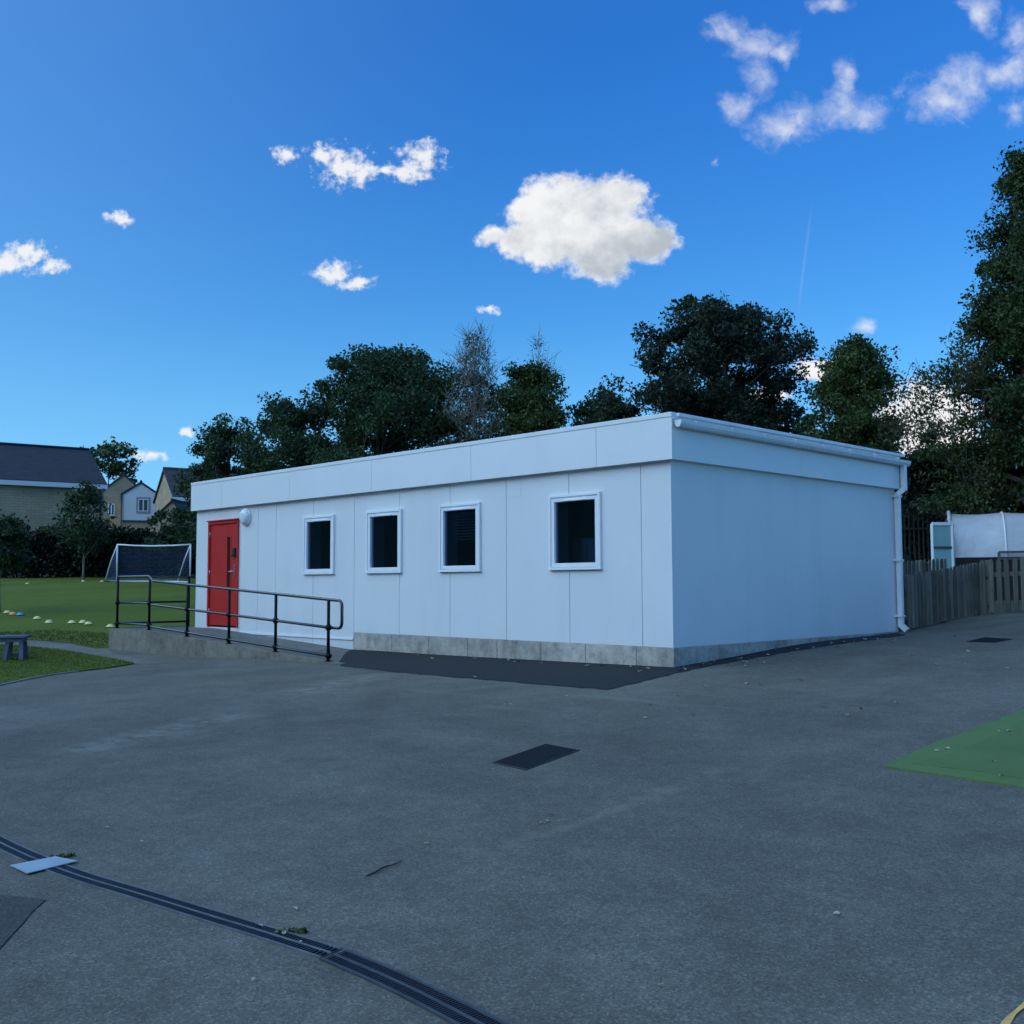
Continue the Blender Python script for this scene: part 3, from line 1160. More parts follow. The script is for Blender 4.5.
for x in hx:
    mb = MB()
    mb.tube([(x, HY, rtop(x)-.02), (x, HY, rail(x, 0)-.0)], rr*1.05, 10)
    p = mb.build('post', 'black_paint', hr)
    for lvl in (1, 2):
        mb = MB()
        z = rail(x, lvl)
        mb.tube([(x-.055, HY, z), (x+.055, HY, z)], rr*1.45, 10)
        mb.tube([(x, HY, z-.045), (x, HY, z+.045)], rr*1.5, 10)
        mb.build('clamp', 'black_paint', p)
    mb = MB()
    mb.lathe([(.055, 0), (.055, .012), (.03, .02)], (x, HY, rtop(x)), 14)
    mb.build('foot_flange', 'black_paint', p)
xr = -13.2
MB().tube([(xr, .12, -.06), (xr, .12, 1.0)], rr*1.05, 10).build('post', 'black_paint', hr)
top = [(xr, .32, 1.02), (xr, -.5, 1.02), (xr, HY+.06, 1.02), (xr+.02, HY+.015, 1.02), (xr+.06, HY, 1.02), (-11.80, HY, 1.02), (-11.73, HY, 1.005), (-11.62, HY, .93), (-11.55, HY, rail(-11.55, 0)), (-5.57, HY, .60), (-5.30, HY, .588)]
for k in range(1, 8):
    a = k/8*math.pi/2
    top.append((-5.30+.09*math.sin(a), HY, .588-.09*(1-math.cos(a))))
top.append((-5.21, HY, .25))
for k in range(1, 8):
    a = k/8*math.pi/2
    top.append((-5.30+.09*math.cos(a), HY, .25-.09*math.sin(a)))
top += [(-5.33, HY, .16), (-5.57, HY, .165)]
MB().tube(top, rr, 12).build('top_rail', 'rail_paint', hr)
for lvl in (1, 2):
    pts = [(xr, .12, rail(xr, lvl)), (xr, HY+.05, rail(xr, lvl)), (xr+.05, HY, rail(xr, lvl)), (-11.78, HY, rail(-12, lvl)), (-11.6, HY, rail(-11.6, lvl)), (-5.57, HY, rail(-5.57, lvl))]
    MB().tube(pts, rr*.95, 10).build('mid_rail' if lvl == 1 else 'bottom_rail', 'rail_paint', hr)

# ------------------------------------------------------------------ trees and plants
def leaf_cloud(cent, rad, count, size, elong=1.7, droop=.2):
    """leaf-sized folded quads around clump centres; returns arrays"""
    cent = np.asarray(cent)
    n = count
    k = RNG.integers(0, len(cent), n)
    d = RNG.normal(size=(n, 3))
    d /= np.linalg.norm(d, axis=1)[:, None]
    r = RNG.random(n)**.40
    P = cent[k]+d*(r*np.asarray(rad)[k])[:, None]*np.array([1, 1, .75])
    a = RNG.normal(size=(n, 3))
    a[:, 2] -= droop
    a /= np.linalg.norm(a, axis=1)[:, None]
    b = RNG.normal(size=(n, 3))
    b = np.cross(a, b)
    b /= np.linalg.norm(b, axis=1)[:, None]
    s = size*RNG.uniform(.6, 1.35, n)[:, None]
    c = np.cross(a, b)*.18
    V = np.empty((n, 4, 3))
    V[:, 0] = P-a*s*.5*elong
    V[:, 1] = P+b*s*.5+c*s
    V[:, 2] = P+a*s*.5*elong
    V[:, 3] = P-b*s*.5+c*s
    Fc = np.arange(n*4).reshape(n, 4)
    return V.reshape(-1, 3), Fc


def bez(p, q, up, n=6, wob=.06):
    p = np.array(p, float)
    q = np.array(q, float)
    L = np.linalg.norm(q-p)
    m_ = (p+q)/2+np.array([0, 0, up*L])+RNG.normal(size=3)*wob*L
    t = np.linspace(0, 1, n)[:, None]
    return (1-t)**2*p+2*t*(1-t)*m_+t**2*q


GB = 'trees rising behind the white building'
GBU = 'dark bushes behind the polytunnel'


def tree(label, px, D, top_py, w_px, crown_bot=.25, leafm='leaf_dark', bark='bark', n=14000, size=.14, limbs=16, subs=5, clump=.62, shape=(.55, 1.0, .9, .35),
         trunk_r=.16, seed=0, group='trees behind the building', name='tree', stems=1, lean=0.0, twigs=0, upright=.25, cat='tree', rxs=1.0, spread=.35, base_z=None, droop=.2, elong=1.7, fill=.7, sc=1.2, dens=2.1):
    global RNG
    RNG = np.random.default_rng(seed+100)
    x, y = plan(px, D)
    z0 = h1(x, y) if base_z is None else base_z
    ztop = at(px, top_py, D)[2]
    H = ztop-z0
    Rm = w_px/2/F*D
    if group in (GB, GBU):
        size *= .72
        n = int(n*dens)
        Rm *= sc
    root = thing(name, label, cat, (x, y, z0-.05), 0, group)
    tb = MB()
    cz0 = z0+H*crown_bot
    prof = np.array(shape)

    ph = RNG.random(8)*6.283

    def renv(t, a=None):
        q_ = np.interp(t, np.linspace(0, 1, len(prof)), prof)*Rm
        if a is not None:
            q_ = q_*(1+.13*math.sin(2*a+ph[0]+3*t)+.14*math.sin(3*a+ph[1]-8*t)+.13*math.sin(5*a+ph[2]+15*t))
        return q_
    cents, rads = [], []
    lat = np.array([RT[0], RT[1], 0])
    for s in range(stems):
        off = RNG.normal(size=2)*.35*(stems > 1)
        tip = np.array([x+off[0]*2.2, y+off[1]*2.2, z0+H*RNG.uniform(.86, .95)])+lat*lean*H
        tr = bez((x+off[0], y+off[1], z0-.2), tip, .0, 10, .03)
        rad = np.linspace(trunk_r, trunk_r*.12, 10)*(1 if s == 0 else .8)
        rad[0] *= 1.35
        tb.tube([tuple(p) for p in tr], list(rad), 8)
        nl = limbs//stems
        for i in range(nl):
            t = (i+RNG.random())/nl
            u = crown_bot*.75+(1-crown_bot*.75)*t*.92
            idx = u*9
            i0 = int(min(idx, 8))
            p0 = tr[i0]+(tr[i0+1]-tr[i0])*(idx-i0)
            ang = i*2.399+RNG.uniform(-.5, .5)+s*1.1
            tt = np.clip((p0[2]-cz0)/(ztop-cz0)+.06+RNG.uniform(0, .14), 0, 1)
            re = renv(tt, ang)*RNG.choice([RNG.uniform(.5, .9), RNG.uniform(.85, 1.12)])
            q = np.array([x+math.cos(ang)*re*rxs, y+math.sin(ang)*re*rxs, cz0+tt*(ztop-cz0)])+lat*lean*H*tt
            if q[2] < p0[2]+.1:
                q[2] = p0[2]+.1*Rm
            br = bez(p0, q, upright*.35, 6, .06)
            r0 = max(.012, np.interp(u, [0, 1], [trunk_r*.5, trunk_r*.14]))
            tb.tube([tuple(p) for p in br], list(np.linspace(r0, r0*.22, 6)), 5, cap=False)
            for j in range(subs):
                v = RNG.uniform(.35, 1.0)
                k0 = int(min(v*5, 4))
                b0 = br[k0]+(br[k0+1]-br[k0])*(v*5-k0)
                dirv = RNG.normal(size=3)
                dirv[2] = abs(dirv[2])*.6+.1
                e = b0+dirv/np.linalg.norm(dirv)*Rm*spread*RNG.uniform(.5, 1.2)
                # keep inside the envelope
                te = np.clip((e[2]-cz0)/(ztop-cz0), 0, 1)
                cx, cy = x+lat[0]*lean*H*te, y+lat[1]*lean*H*te
                rr_ = math.hypot(e[0]-cx, e[1]-cy)
                lim = renv(te, math.atan2(e[1]-cy, e[0]-cx))*1.22
                if rr_ > lim > 0:
                    e[0] = cx+(e[0]-cx)*lim/rr_
                    e[1] = cy+(e[1]-cy)*lim/rr_
                e[2] = min(e[2], ztop-.05)
                sb = bez(b0, e, .12, 4, .08)
                tb.tube([tuple(p) for p in sb], list(np.linspace(max(.008, r0*.3), .005, 4)), 4, cap=False)
                cents.append(e)
                rads.append(clump*RNG.uniform(.4, 1.05))
                if RNG.random() < .6:
                    cents.append(sb[2])
                    rads.append(clump*RNG.uniform(.5, .9))
                for w in range(twigs):
                    dv = RNG.normal(size=3)
                    dv[2] = abs(dv[2])+.6
                    e2 = e+dv/np.linalg.norm(dv)*RNG.uniform(.3, .9)
                    tb.tube([tuple(e), tuple((e+e2)/2+RNG.normal(size=3)*.04), tuple(e2)], [.011, .008, .005], 3, cap=False)
        cents.append(tip)
        rads.append(clump*.7)
    nf = int(len(cents)*fill)
    for i in range(nf):                                   # inner foliage between the limbs, uneven
        t = RNG.random()**.9
        a = RNG.random()*6.283
        q = math.sqrt(RNG.uniform(.02, 1.0))*renv(t, a)*.93
        hx_, hy_, hz_ = math.cos(a)*q/Rm, math.sin(a)*q/Rm, t*2
        if math.sin(4.1*hx_+ph[3])+math.sin(4.4*hy_+ph[4]+1.7*hz_)+math.sin(4.6*hz_+ph[5]) < -.45:
            continue
        cents.append(np.array([x+math.cos(a)*q*rxs, y+math.sin(a)*q*rxs, cz0+t*(ztop-cz0)*.97])+lat*lean*H*t)
        rads.append(clump*RNG.uniform(.4, 1.0))
    tb.build('trunk', bark, root)
    V, Fc = leaf_cloud(cents, rads, n, size, elong, droop)
    mesh_np('crown', V, Fc, leafm, root)
    return root


round_ = (.45, .85, 1.0, .95, .72, .25)
cone_ = (.8, 1.0, .8, .55, .25, .05)
oval_ = (.4, .8, 1.0, .95, .75, .4, .12)
GB = 'trees rising behind the white building'
tree('small bushy dark tree behind the far left end of the white roof', 228, 44, 419, 136, .02, 'leaf_dark', n=10000, size=.12, shape=(1.0, 1.0, .9, .7, .4, .15), seed=1, limbs=16, subs=6, group=GB, spread=.42, clump=.55)
tree('low dark tree between the leftmost bushy tree and the big dense tree', 296, 43, 400, 150, .02, 'leaf_dark', n=16000, size=.12, shape=(1.0, 1.0, .95, .8, .6, .25), seed=2, limbs=20, subs=6, group=GB, clump=.7)
tree('big dense dark green tree left of the thin bare birch', 389, 42, 346, 156, .04, 'leaf_dark', n=42000, size=.12, shape=(.85, .95, 1.0, .97, .80, .35), seed=3, limbs=36, subs=7, trunk_r=.2, group=GB, stems=3, clump=.8, fill=1.0)
tree('thin wispy pale birch with almost bare upright twigs', 475, 40, 321, 54, .15, 'leaf_birch', 'bark_birch', n=1900, size=.075, shape=(.5, .9, 1.0, .8, .5, .15), seed=4, limbs=44, subs=9, trunk_r=.08, group=GB, twigs=4, upright=1.0, clump=.6, name='birch_tree', spread=.6, fill=.5)
tree('olive brown bushy tree below the thin bare birch', 470, 41, 380, 120, .02, 'leaf_olive', n=9500, size=.11, shape=round_, seed=5, limbs=20, subs=6, group=GB, clump=.7)
tree('dark green tree with thin twigs at its top right of the birch', 534, 40, 355, 104, .04, 'leaf_mid', n=19000, size=.115, shape=(.95, 1.0, .95, .82, .6, .2), seed=6, limbs=26, subs=6, group=GB, twigs=1, clump=.7)
tree('slender twiggy birch top poking out of a dark green tree', 541, 40.6, 333, 50, .45, 'leaf_birch', 'bark_birch', n=500, size=.07, shape=cone_, seed=26, limbs=20, subs=6, trunk_r=.05, group=GB, twigs=2, upright=1.0, clump=.5, name='birch_tree', fill=.3)
tree('small rounded dark tree between the twiggy tree and the large round tree', 600, 40, 383, 82, .08, 'leaf_dark', n=11000, size=.115, shape=round_, seed=7, limbs=18, subs=6, group=GB, clump=.6)
tree('large round dark tree rising behind the corner of the building', 727, 38, 296, 190, .06, 'leaf_purple', n=40000, size=.12, shape=(.85, .98, 1.0, .94, .76, .34), seed=41, limbs=40, subs=7, trunk_r=.17, group=GB, stems=4, clump=.66, spread=.30, fill=.6)
tree('bright green tree right of the large round tree', 862, 34, 335, 124, .08, 'leaf_mid', n=30000, size=.105, shape=(.95, 1.0, .9, .75, .5, .2), seed=9, limbs=34, subs=6, trunk_r=.14, group=GB, stems=2, clump=.6, fill=.8, sc=1.02, dens=1.6)
tree('sparse see through tree with fine leaves beside the tall tree', 928, 31, 356, 92, .15, 'leaf_olive', n=4300, size=.085, shape=(.8, 1.0, .95, .85, .6, .25), seed=10, limbs=28, subs=6, trunk_r=.06, group=GB, stems=2, clump=.55, twigs=1, fill=.3, sc=1.02, dens=1.0)
tree('tall dark tree towering at the right edge of the yard', 1078, 26, 92, 212, .03, 'leaf_right', n=105000, size=.09, shape=(.95, 1.0, 1.0, .95, .86, .70, .48, .18), seed=12, limbs=70, subs=8, trunk_r=.26, group=GB, stems=2, clump=.62, spread=.24, fill=1.3, sc=1.02, dens=1.6)
tree('pale tree spray reaching out left from the tall right hand tree', 985, 26.5, 322, 80, .35, 'leaf_olive', n=2400, size=.085, shape=(.5, .9, 1.0, .8, .3), seed=13, limbs=22, subs=5, trunk_r=.04, group=GB, clump=.45, lean=-.04, twigs=1, fill=.2, sc=1.02, dens=1.2)
# bushes at the right, behind the polytunnel
GBU = 'dark bushes behind the polytunnel'
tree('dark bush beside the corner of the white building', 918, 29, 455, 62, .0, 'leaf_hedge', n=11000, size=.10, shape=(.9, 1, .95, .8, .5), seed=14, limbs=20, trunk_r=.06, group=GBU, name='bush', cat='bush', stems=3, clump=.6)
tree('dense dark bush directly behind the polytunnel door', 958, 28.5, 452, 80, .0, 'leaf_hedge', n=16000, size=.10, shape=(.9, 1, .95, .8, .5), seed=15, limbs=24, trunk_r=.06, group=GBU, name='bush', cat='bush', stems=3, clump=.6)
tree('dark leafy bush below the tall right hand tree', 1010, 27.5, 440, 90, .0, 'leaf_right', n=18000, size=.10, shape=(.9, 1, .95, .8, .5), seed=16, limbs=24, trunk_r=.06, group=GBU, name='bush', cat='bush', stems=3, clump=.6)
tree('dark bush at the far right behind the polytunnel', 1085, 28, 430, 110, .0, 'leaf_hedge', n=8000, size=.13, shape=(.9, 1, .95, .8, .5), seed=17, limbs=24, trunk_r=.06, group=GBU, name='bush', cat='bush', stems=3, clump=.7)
# left side
GY = 'young trees on the grass field'
tree('young leafy tree with slim pale trunk in front of the hedge', 83, 44, 480, 62, .33, 'leaf_young', 'bark_pale', n=2100, size=.11, shape=(.75, 1.0, .85, .6, .3), seed=18, limbs=22, trunk_r=.06, group=GY, clump=.5, fill=.3)
pe = ground(0, 612)
De = float(np.dot(pe-CAM, FW))
tree('young tree at the left edge with a pale bare trunk', 0, De, 514, 56, .52, 'leaf_young', 'bark_pale', n=2600, size=.085, shape=(.7, 1.0, .9, .5), seed=19, limbs=16, trunk_r=.06, group=GY, clump=.35)
tree('open leafy tree standing behind the long house roof', 105, 112, 427, 62, .5, 'leaf_dark', n=3300, size=.27, shape=(.7, 1.0, 1.0, .8, .35), seed=20, limbs=22, trunk_r=.16, group='trees among the houses', clump=1.0, fill=.2)
tree('small sapling in front of the right hand house', 178, 52, 508, 28, .1, 'leaf_young', n=1300, size=.12, shape=(.8, 1.0, .8, .4), seed=21, limbs=12, trunk_r=.05, group='trees among the houses', clump=.4)
tree('dark tree overhanging the right hand house roof', 207, 56, 474, 36, .1, 'leaf_dark', n=3000, size=.14, shape=round_, seed=22, limbs=14, trunk_r=.06, group='trees among the houses', clump=.5)


def hedge(label, x0, x1, D0, D1, tops, n, size, group=None):
    """hedge: irregular leafy band with stems inside"""
    global RNG
    RNG = np.random.default_rng(77)
    x, y = plan((x0+x1)/2, (D0+D1)/2)
    root = thing('hedge', label, 'hedge', (x, y, h1(x, y)), 0, group)
    cents, rads = [], []
    sb = MB()
    L = (x1-x0)/F*D0
    N = int(L*5)
    for i in range(N):
        t = (i+RNG.random())/N
        px = x0+(x1-x0)*t
        D = D0+(D1-D0)*t
        tp = np.interp(px, [p for p, _ in tops], [q for _, q in tops])+RNG.normal()*1.5
        zt = at(px, tp, D)[2]
        bx, by = plan(px, D)
        zb = h1(bx, by)
        for k in range(7):
            u = (k+RNG.random())/7
            dd = RNG.uniform(-.8, 1.3)
            ox, oy = plan(px, D+dd)
            cents.append((ox, oy, zb+.1+(zt-zb-.25)*u))
            rads.append(RNG.uniform(.3, .55))
        if i % 3 == 0:
            a, b = plan(px+RNG.uniform(-8, 8), D+.3)
            sb.tube([(a, b, zb-.1), (a+RNG.normal()*.1, b, zb+(zt-zb)*.5), (a+RNG.normal()*.2, b+RNG.normal()*.2, zt-.2)], [.05, .035, .012], 5)
    sb.build('stems', 'bark', root)
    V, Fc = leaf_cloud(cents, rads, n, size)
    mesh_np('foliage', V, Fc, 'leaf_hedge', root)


hedge('long dark clipped hedge along the far side of the grass field', -330, 320, 47.2, 46, [(-330, 528), (-40, 530), (0, 527), (8, 519), (22, 524), (30, 529), (45, 528), (58, 523), (80, 529), (110, 527), (135, 530), (160, 529), (200, 527), (320, 526)], 70000, .105)

# ------------------------------------------------------------------ grass blades
def blades(name, polys, dens, hts, seed, dz):
    rg = np.random.default_rng(seed)
    P = np.zeros((0, 2))
    for poly, de in zip(polys, dens):
        A = np.array([p[:2] for p in poly], float)
        lo = A.min(0)
        hi = A.max(0)
        m_ = int((hi-lo).prod()*de)
        q = lo+rg.random((m_, 2))*(hi-lo)
        q = q[inside(q[:, 0], q[:, 1], A)]
        # skip what stands outside the view of the yard
        d = np.column_stack([q[:, 0]-CAM[0], q[:, 1]-CAM[1]])
        lat = d@np.array([RT[0], RT[1]])
        dep = d@np.array([FW[0], FW[1]])
        q = q[(lat > -.62*dep)]
        P = np.vstack([P, q])
    n = len(P)
    z = hgt(P[:, 0], P[:, 1])+dz
    a = rg.random(n)*math.pi*2
    dep = np.hypot(P[:, 0]-CAM[0], P[:, 1]-CAM[1])
    h = hts*rg.uniform(.5, 1.3, n)*np.clip(dep/22, .7, 1.5)
    w = .006*np.clip(dep/14, .9, 2.6)
    B = np.column_stack([P, z])
    dx = np.column_stack([np.cos(a), np.sin(a), np.zeros(n)])*w[:, None]
    tip = B+np.column_stack([rg.normal(size=n)*h*.45, rg.normal(size=n)*h*.45, h])
    V = np.empty((n, 3, 3))
    V[:, 0] = B-dx
    V[:, 1] = B+dx
    V[:, 2] = tip
    o = mesh_np(name, V.reshape(-1, 3), np.arange(n*3).reshape(n, 3), 'blade')
    tag(o, kind='stuff')
    return o


o = blades('grass', [bank, [E0, E1, E2, E3, E4, E5, (-13.6, .4), (-14.6, .2), plan(60, 26.0), plan(20, 25.6), plan(-60, 25.4)], [plan(-100, 29), plan(230, 29), plan(230, 46), plan(-100, 46)]], [1500, 500, 0], .034, 5, .02)
tag(o, 'short green grass growing on the playing field and the near corner', 'grass')

# ------------------------------------------------------------------ houses
def wall_with_gable(mb, pts, T=.0):
    mb.add(pts, [tuple(range(len(pts)))])


def house_window(parent, Mx, c, w, h, ydir=-1, surround=None):
    """window on a wall whose outside faces local -y at y=c[1]"""
    x, y, z = c
    mb = MB(Mx)
    t = .07
    mb.box((x-w/2, y-.05, z), (x-w/2+t, y+.02, z+h)).box((x+w/2-t, y-.05, z), (x+w/2, y+.02, z+h)).box((x-w/2+t, y-.05, z), (x+w/2-t, y+.02, z+t)).box((x-w/2+t, y-.05, z+h-t), (x+w/2-t, y+.02, z+h)).box((x-.05, y-.05, z+t), (x+.05, y+.02, z+h-t))
    wo = mb.build('window', 'house_frame', parent)
    MB(Mx).box((x-w/2+t, y-.02, z+t), (x-.05, y-.012, z+h-t)).box((x+.05, y-.02, z+t), (x+w/2-t, y-.012, z+h-t)).build('pane', 'house_glass', wo)
    if surround:
        s = .16
        MB(Mx).box((x-w/2-s, y-.035, z-s), (x-w/2-.002, y+.01, z+h+s)).box((x+w/2+.002, y-.035, z-s), (x+w/2+s, y+.01, z+h+s)).box((x-w/2, y-.035, z+h+.002), (x+w/2, y+.01, z+h+s)).box((x-w/2, y-.035, z-s), (x+w/2, y+.01, z-.002)).build('surround', surround, wo)
    return wo


def gable_house(root, Mx, x0, x1, y0, y1, zb, ze, zr, wallm, roofm, along='x', over=.3, gutter=True, wall_name='wall', roof_name='roof'):
    """gabled block in local axes; ridge along x or y"""
    mb = MB(Mx)
    if along == 'x':
        ym = (y0+y1)/2
        mb.prism([(x0, y0, zb), (x0, y1, zb), (x0, y1, ze), (x0, ym, zr), (x0, y0, ze)], (x1-x0, 0, 0))
    else:
        xm = (x0+x1)/2
        mb.prism([(x0, y0, zb), (x1, y0, zb), (x1, y0, ze), (xm, y0, zr), (x0, y0, ze)], (0, y1-y0, 0))
    w = mb.build(wall_name, wallm, root)
    mb = MB(Mx)
    th = .16
    if along == 'x':
        ym = (y0+y1)/2
        sl = (zr-ze)/(ym-y0)
        for sg, ye in ((-1, y0-over), (1, y1+over)):
            zl = ze-sl*over+.03
            mb.prism([(x0-over*.5, ye, zl), (x0-over*.5, ym, zr+.03), (x0-over*.5, ym, zr+.03+th), (x0-over*.5, ye, zl+th)], (x1-x0+over, 0, 0))
        mb.tube([(x0-over*.5, ym, zr+.2), (x1+over*.5, ym, zr+.2)], .11, 6)
    else:
        xm = (x0+x1)/2
        sl = (zr-ze)/(xm-x0)
        for sg, xe in ((-1, x0-over), (1, x1+over)):
            zl = ze-sl*over+.03
            mb.prism([(xe, y0-over*.5, zl), (xm, y0-over*.5, zr+.03), (xm, y0-over*.5, zr+.03+th), (xe, y0-over*.5, zl+th)], (0, y1-y0+over, 0))
        mb.tube([(xm, y0-over*.5, zr+.2), (xm, y1+over*.5, zr+.2)], .11, 6)
    rf_ = mb.build(roof_name, roofm, root)
    if gutter:
        mb = MB(Mx)
        if along == 'x':
            zl = ze-(zr-ze)/((y1-y0)/2)*over
            mb.box((x0-over*.5, y0-over-.09, zl-.12), (x1+over*.5, y0-over-.005, zl+.14))
            mb.box((x0-over*.4, y0-over, zl-.1), (x1+over*.4, y0-.005, zl-.03))
        else:
            zl = ze-(zr-ze)/((x1-x0)/2)*over
            mb.box((x0-over-.09, y0, zl-.1), (x0-over-.002, y1, zl+.12))
        mb.build('gutter', 'house_frame', rf_)
    return w, rf_


def cam_frame(px, D, ang):
    """matrix with origin on the ground at (px, D) and local x turned by ang from the view's right towards the distance"""
    x, y = plan(px, D)
    z = h1(x, y)
    rz = math.atan2(RT[1], RT[0])+ang
    return Matrix.Translation((x, y, z)) @ Matrix.Rotation(rz, 4, 'Z'), (x, y, z), rz


# long house
Mx, loc, rz = cam_frame(107, 60, R(35))
h = thing('house', 'long buff stone house with wide dark tiled roof beyond the hedge', 'house', loc, rz, 'houses beyond the hedge')
ez = at(107, 484, 60)[2]-loc[2]
rz_ = at(90, 452, 63.7)[2]-loc[2]
gable_house(h, Mx, -17, -.25, .3, 8.7, -1, ez, rz_, 'stone_buff', 'tile_dark')
MB(Mx).box((-.45, .16, -.5), (-.36, .25, ez-.1)).build('downpipe', 'house_dark', h)
# middle house: tan gable with white gabled wing in front
D1 = 88
Mx, loc, rz = cam_frame(139, D1, R(20))
h = thing('house', 'tan stone house with a white rendered gable wing and pitched roofs', 'house', loc, rz, 'houses beyond the hedge')
ZL = lambda py: at(139, py, D1)[2]-loc[2]
K = D1/F
gable_house(h, Mx, -17*K, 17*K, -.02, 6, ZL(520), ZL(494.5), ZL(483), 'render_white', 'tile_dark', 'y', .18, False, 'white_wing', 'wing_roof')
MB(Mx).box((-17*K+.03, .04, -2), (17*K-.03, 5.9, ZL(520)-.003)).build('base_wall', 'stone_tan', h)
MB(Mx).box((-17*K-.02, -.06, ZL(520)-.14), (17*K+.02, .035, ZL(520)-.004)).build('band', 'house_dark', h)
house_window(h, Mx, (2.5*K, -.02, ZL(511)), 9.5*K, 12.5*K, surround='stone_surround')
house_window(h, Mx, (-4.5*K, .04, ZL(534)), 6*K, 6.2*K)
house_window(h, Mx, (7*K, .04, ZL(534)), 8*K, 6.2*K)
gable_house(h, Mx, -41*K, 7*K, 6.2, 15, -2, ZL(489), ZL(468), 'stone_tan', 'tile_brown', 'y', .2, False, 'gable_wall', 'main_roof')
house_window(h, Mx, (-28.5*K, 6.2, ZL(511)), 6.5*K, 12.5*K)
MB(Mx).box((-17*K-.13, -.14, -1.5), (-17*K-.04, -.05, ZL(495))).build('downpipe', 'house_dark', h)
# right house: gable end to the left, roof slope towards the yard
D2 = 80
Mx, loc, rz = cam_frame(172, D2, R(33))
h = thing('house', 'tan stone house with dark roof and lower gabled wing at the end of the building', 'house', loc, rz, 'houses beyond the hedge')
ZL = lambda py: at(172, py, D2)[2]-loc[2]
K = D2/F
gable_house(h, Mx, 0, 9, 0, 5.4, -2, ZL(496), ZL(466.5), 'stone_tan', 'tile_brown', 'x', .25, True)
Mw, lw, rw = cam_frame(170.5, D2-3.2, R(0))
ZW = lambda py: at(170, py, D2-3.2)[2]-lw[2]
gable_house(h, Mw, -1.55, 1.55, 0, 3.6, -2, ZW(522), ZW(502), 'stone_tan', 'tile_dark', 'y', .2, False, 'wing_wall', 'wing_roof')

# ------------------------------------------------------------------ goal
Dg = 41.5
def gpt(px, py, D=Dg):
    return Vector(at(px, py, D))


gl = thing('football_goal', 'white framed football goal with net standing on the field', 'football goal', (*plan(150, Dg), h1(*plan(150, Dg))))
A = np.array(plan(116.6, Dg))
B = np.array(plan(190, Dg-.9))
back = np.array([FW[0], FW[1]])*.55-np.array([RT[0], RT[1]])*.80
back = back/np.linalg.norm(back)*.75
za, zb_ = h1(*A), h1(*B)
gh = at(116, 544.5, Dg)[2]-za
Ta = Vector((*A, za+gh))
Tb = Vector((*B, zb_+gh+.02))
Ga = Vector((*A, za+.05))
Gb = Vector((*B, zb_+.05))
Ca = Vector((*(A+back), h1(*(A+back))+.05))
Cb = Vector((*(B+back), h1(*(B+back))+.05))
mid = (Ta+Tb)/2-Vector((0, 0, .06))
MB().tube([Ga, Ta], .032, 8).build('post', 'goal_white', gl)
MB().tube([Gb, Tb], .032, 8).build('post', 'goal_white', gl)
MB().tube([Ta, Ta.lerp(Tb, .25)-Vector((0, 0, .045)), mid, Ta.lerp(Tb, .75)-Vector((0, 0, .045)), Tb], .032, 8).build('crossbar', 'goal_white', gl)
for a, b in ((Ta, Ca), (Tb, Cb)):
    MB().tube([a, a.lerp(b, .5)+Vector((0, 0, .10)), b], .026, 8).build('back_stay', 'goal_white', gl)
MB().tube([Ga, Ca, Cb, Gb], .034, 8).build('ground_frame', 'goal_white', gl)
mb = MB()
def netgrid(a, b, c, d, nu, nv):
    for i in range(nu+1):
        t = i/nu
        mb.tube([a.lerp(b, t), d.lerp(c, t)], .0042, 3, cap=False)
    for j in range(nv+1):
        t = j/nv
        mb.tube([a.lerp(d, t), b.lerp(c, t)], .0045, 3, cap=False)
netgrid(Ta, Tb, Cb, Ca, 56, 28)
netgrid(Ga, Ta, Ta, Ca, 14, 12)
netgrid(Gb, Tb, Tb, Cb, 14, 12)
mb.build('net', 'net', gl)

# ------------------------------------------------------------------ marker cones
cones = [(7.4, 613.6, 'cone_yellow', 'yellow training cone nearest the left edge tree'), (13, 615.2, 'cone_orange', 'orange yellow training cone beside the blue one'),
         (20.3, 615.8, 'cone_blue', 'blue training cone on the grass'), (37.3, 619.6, 'cone_yellow', 'yellow training cone just right of the blue cone'),
         (49.2, 623.4, 'cone_yellow', 'yellow training cone lying closest to the bench'), (72, 623.9, 'cone_yellow', 'lone yellow training cone midway along the row'),
         (83, 623.6, 'cone_yellow', 'yellow training cone, back one of the touching pair'), (88.6, 625.2, 'cone_yellow', 'yellow training cone, front one of the touching pair'),
         (110.5, 627.8, 'cone_yellow', 'yellow training cone at the left end of the concrete ramp'),
         (27.5, 584.5, 'cone_yellow', 'far yellow training cone alone near the hedge'), (83.3, 582, 'cone_yellow', 'far yellow training cone by the young tree trunk'), (102, 582.2, 'cone_yellow', 'far yellow training cone beside the football goal')]
cone_proto = {}
for px, py, mt, lab in cones:
    p = ground(px, py)
    z = h1(p[0], p[1])+.02
    prof = [(.155, 0), (.155, .012), (.13, .02), (.10, .065), (.055, .10), (.052, .10), (.03, .095)]
    me_key = mt
    if me_key not in cone_proto:
        mbq = MB()
        mbq.lathe(prof, (0, 0, 0), 16)
        o = mbq.build('training_cone', mt)
        cone_proto[me_key] = o
    else:
        o = cone_proto[me_key].copy()
        COL.objects.link(o)
    o.location = (p[0], p[1], z)
    k_ = .55 if py < 600 else .74
    o.scale = (k_, k_, k_)
    o.rotation_euler = (random.uniform(-.05, .05), random.uniform(-.05, .05), 0)
    tag(o, lab, 'cone', 'training cones on the grass')

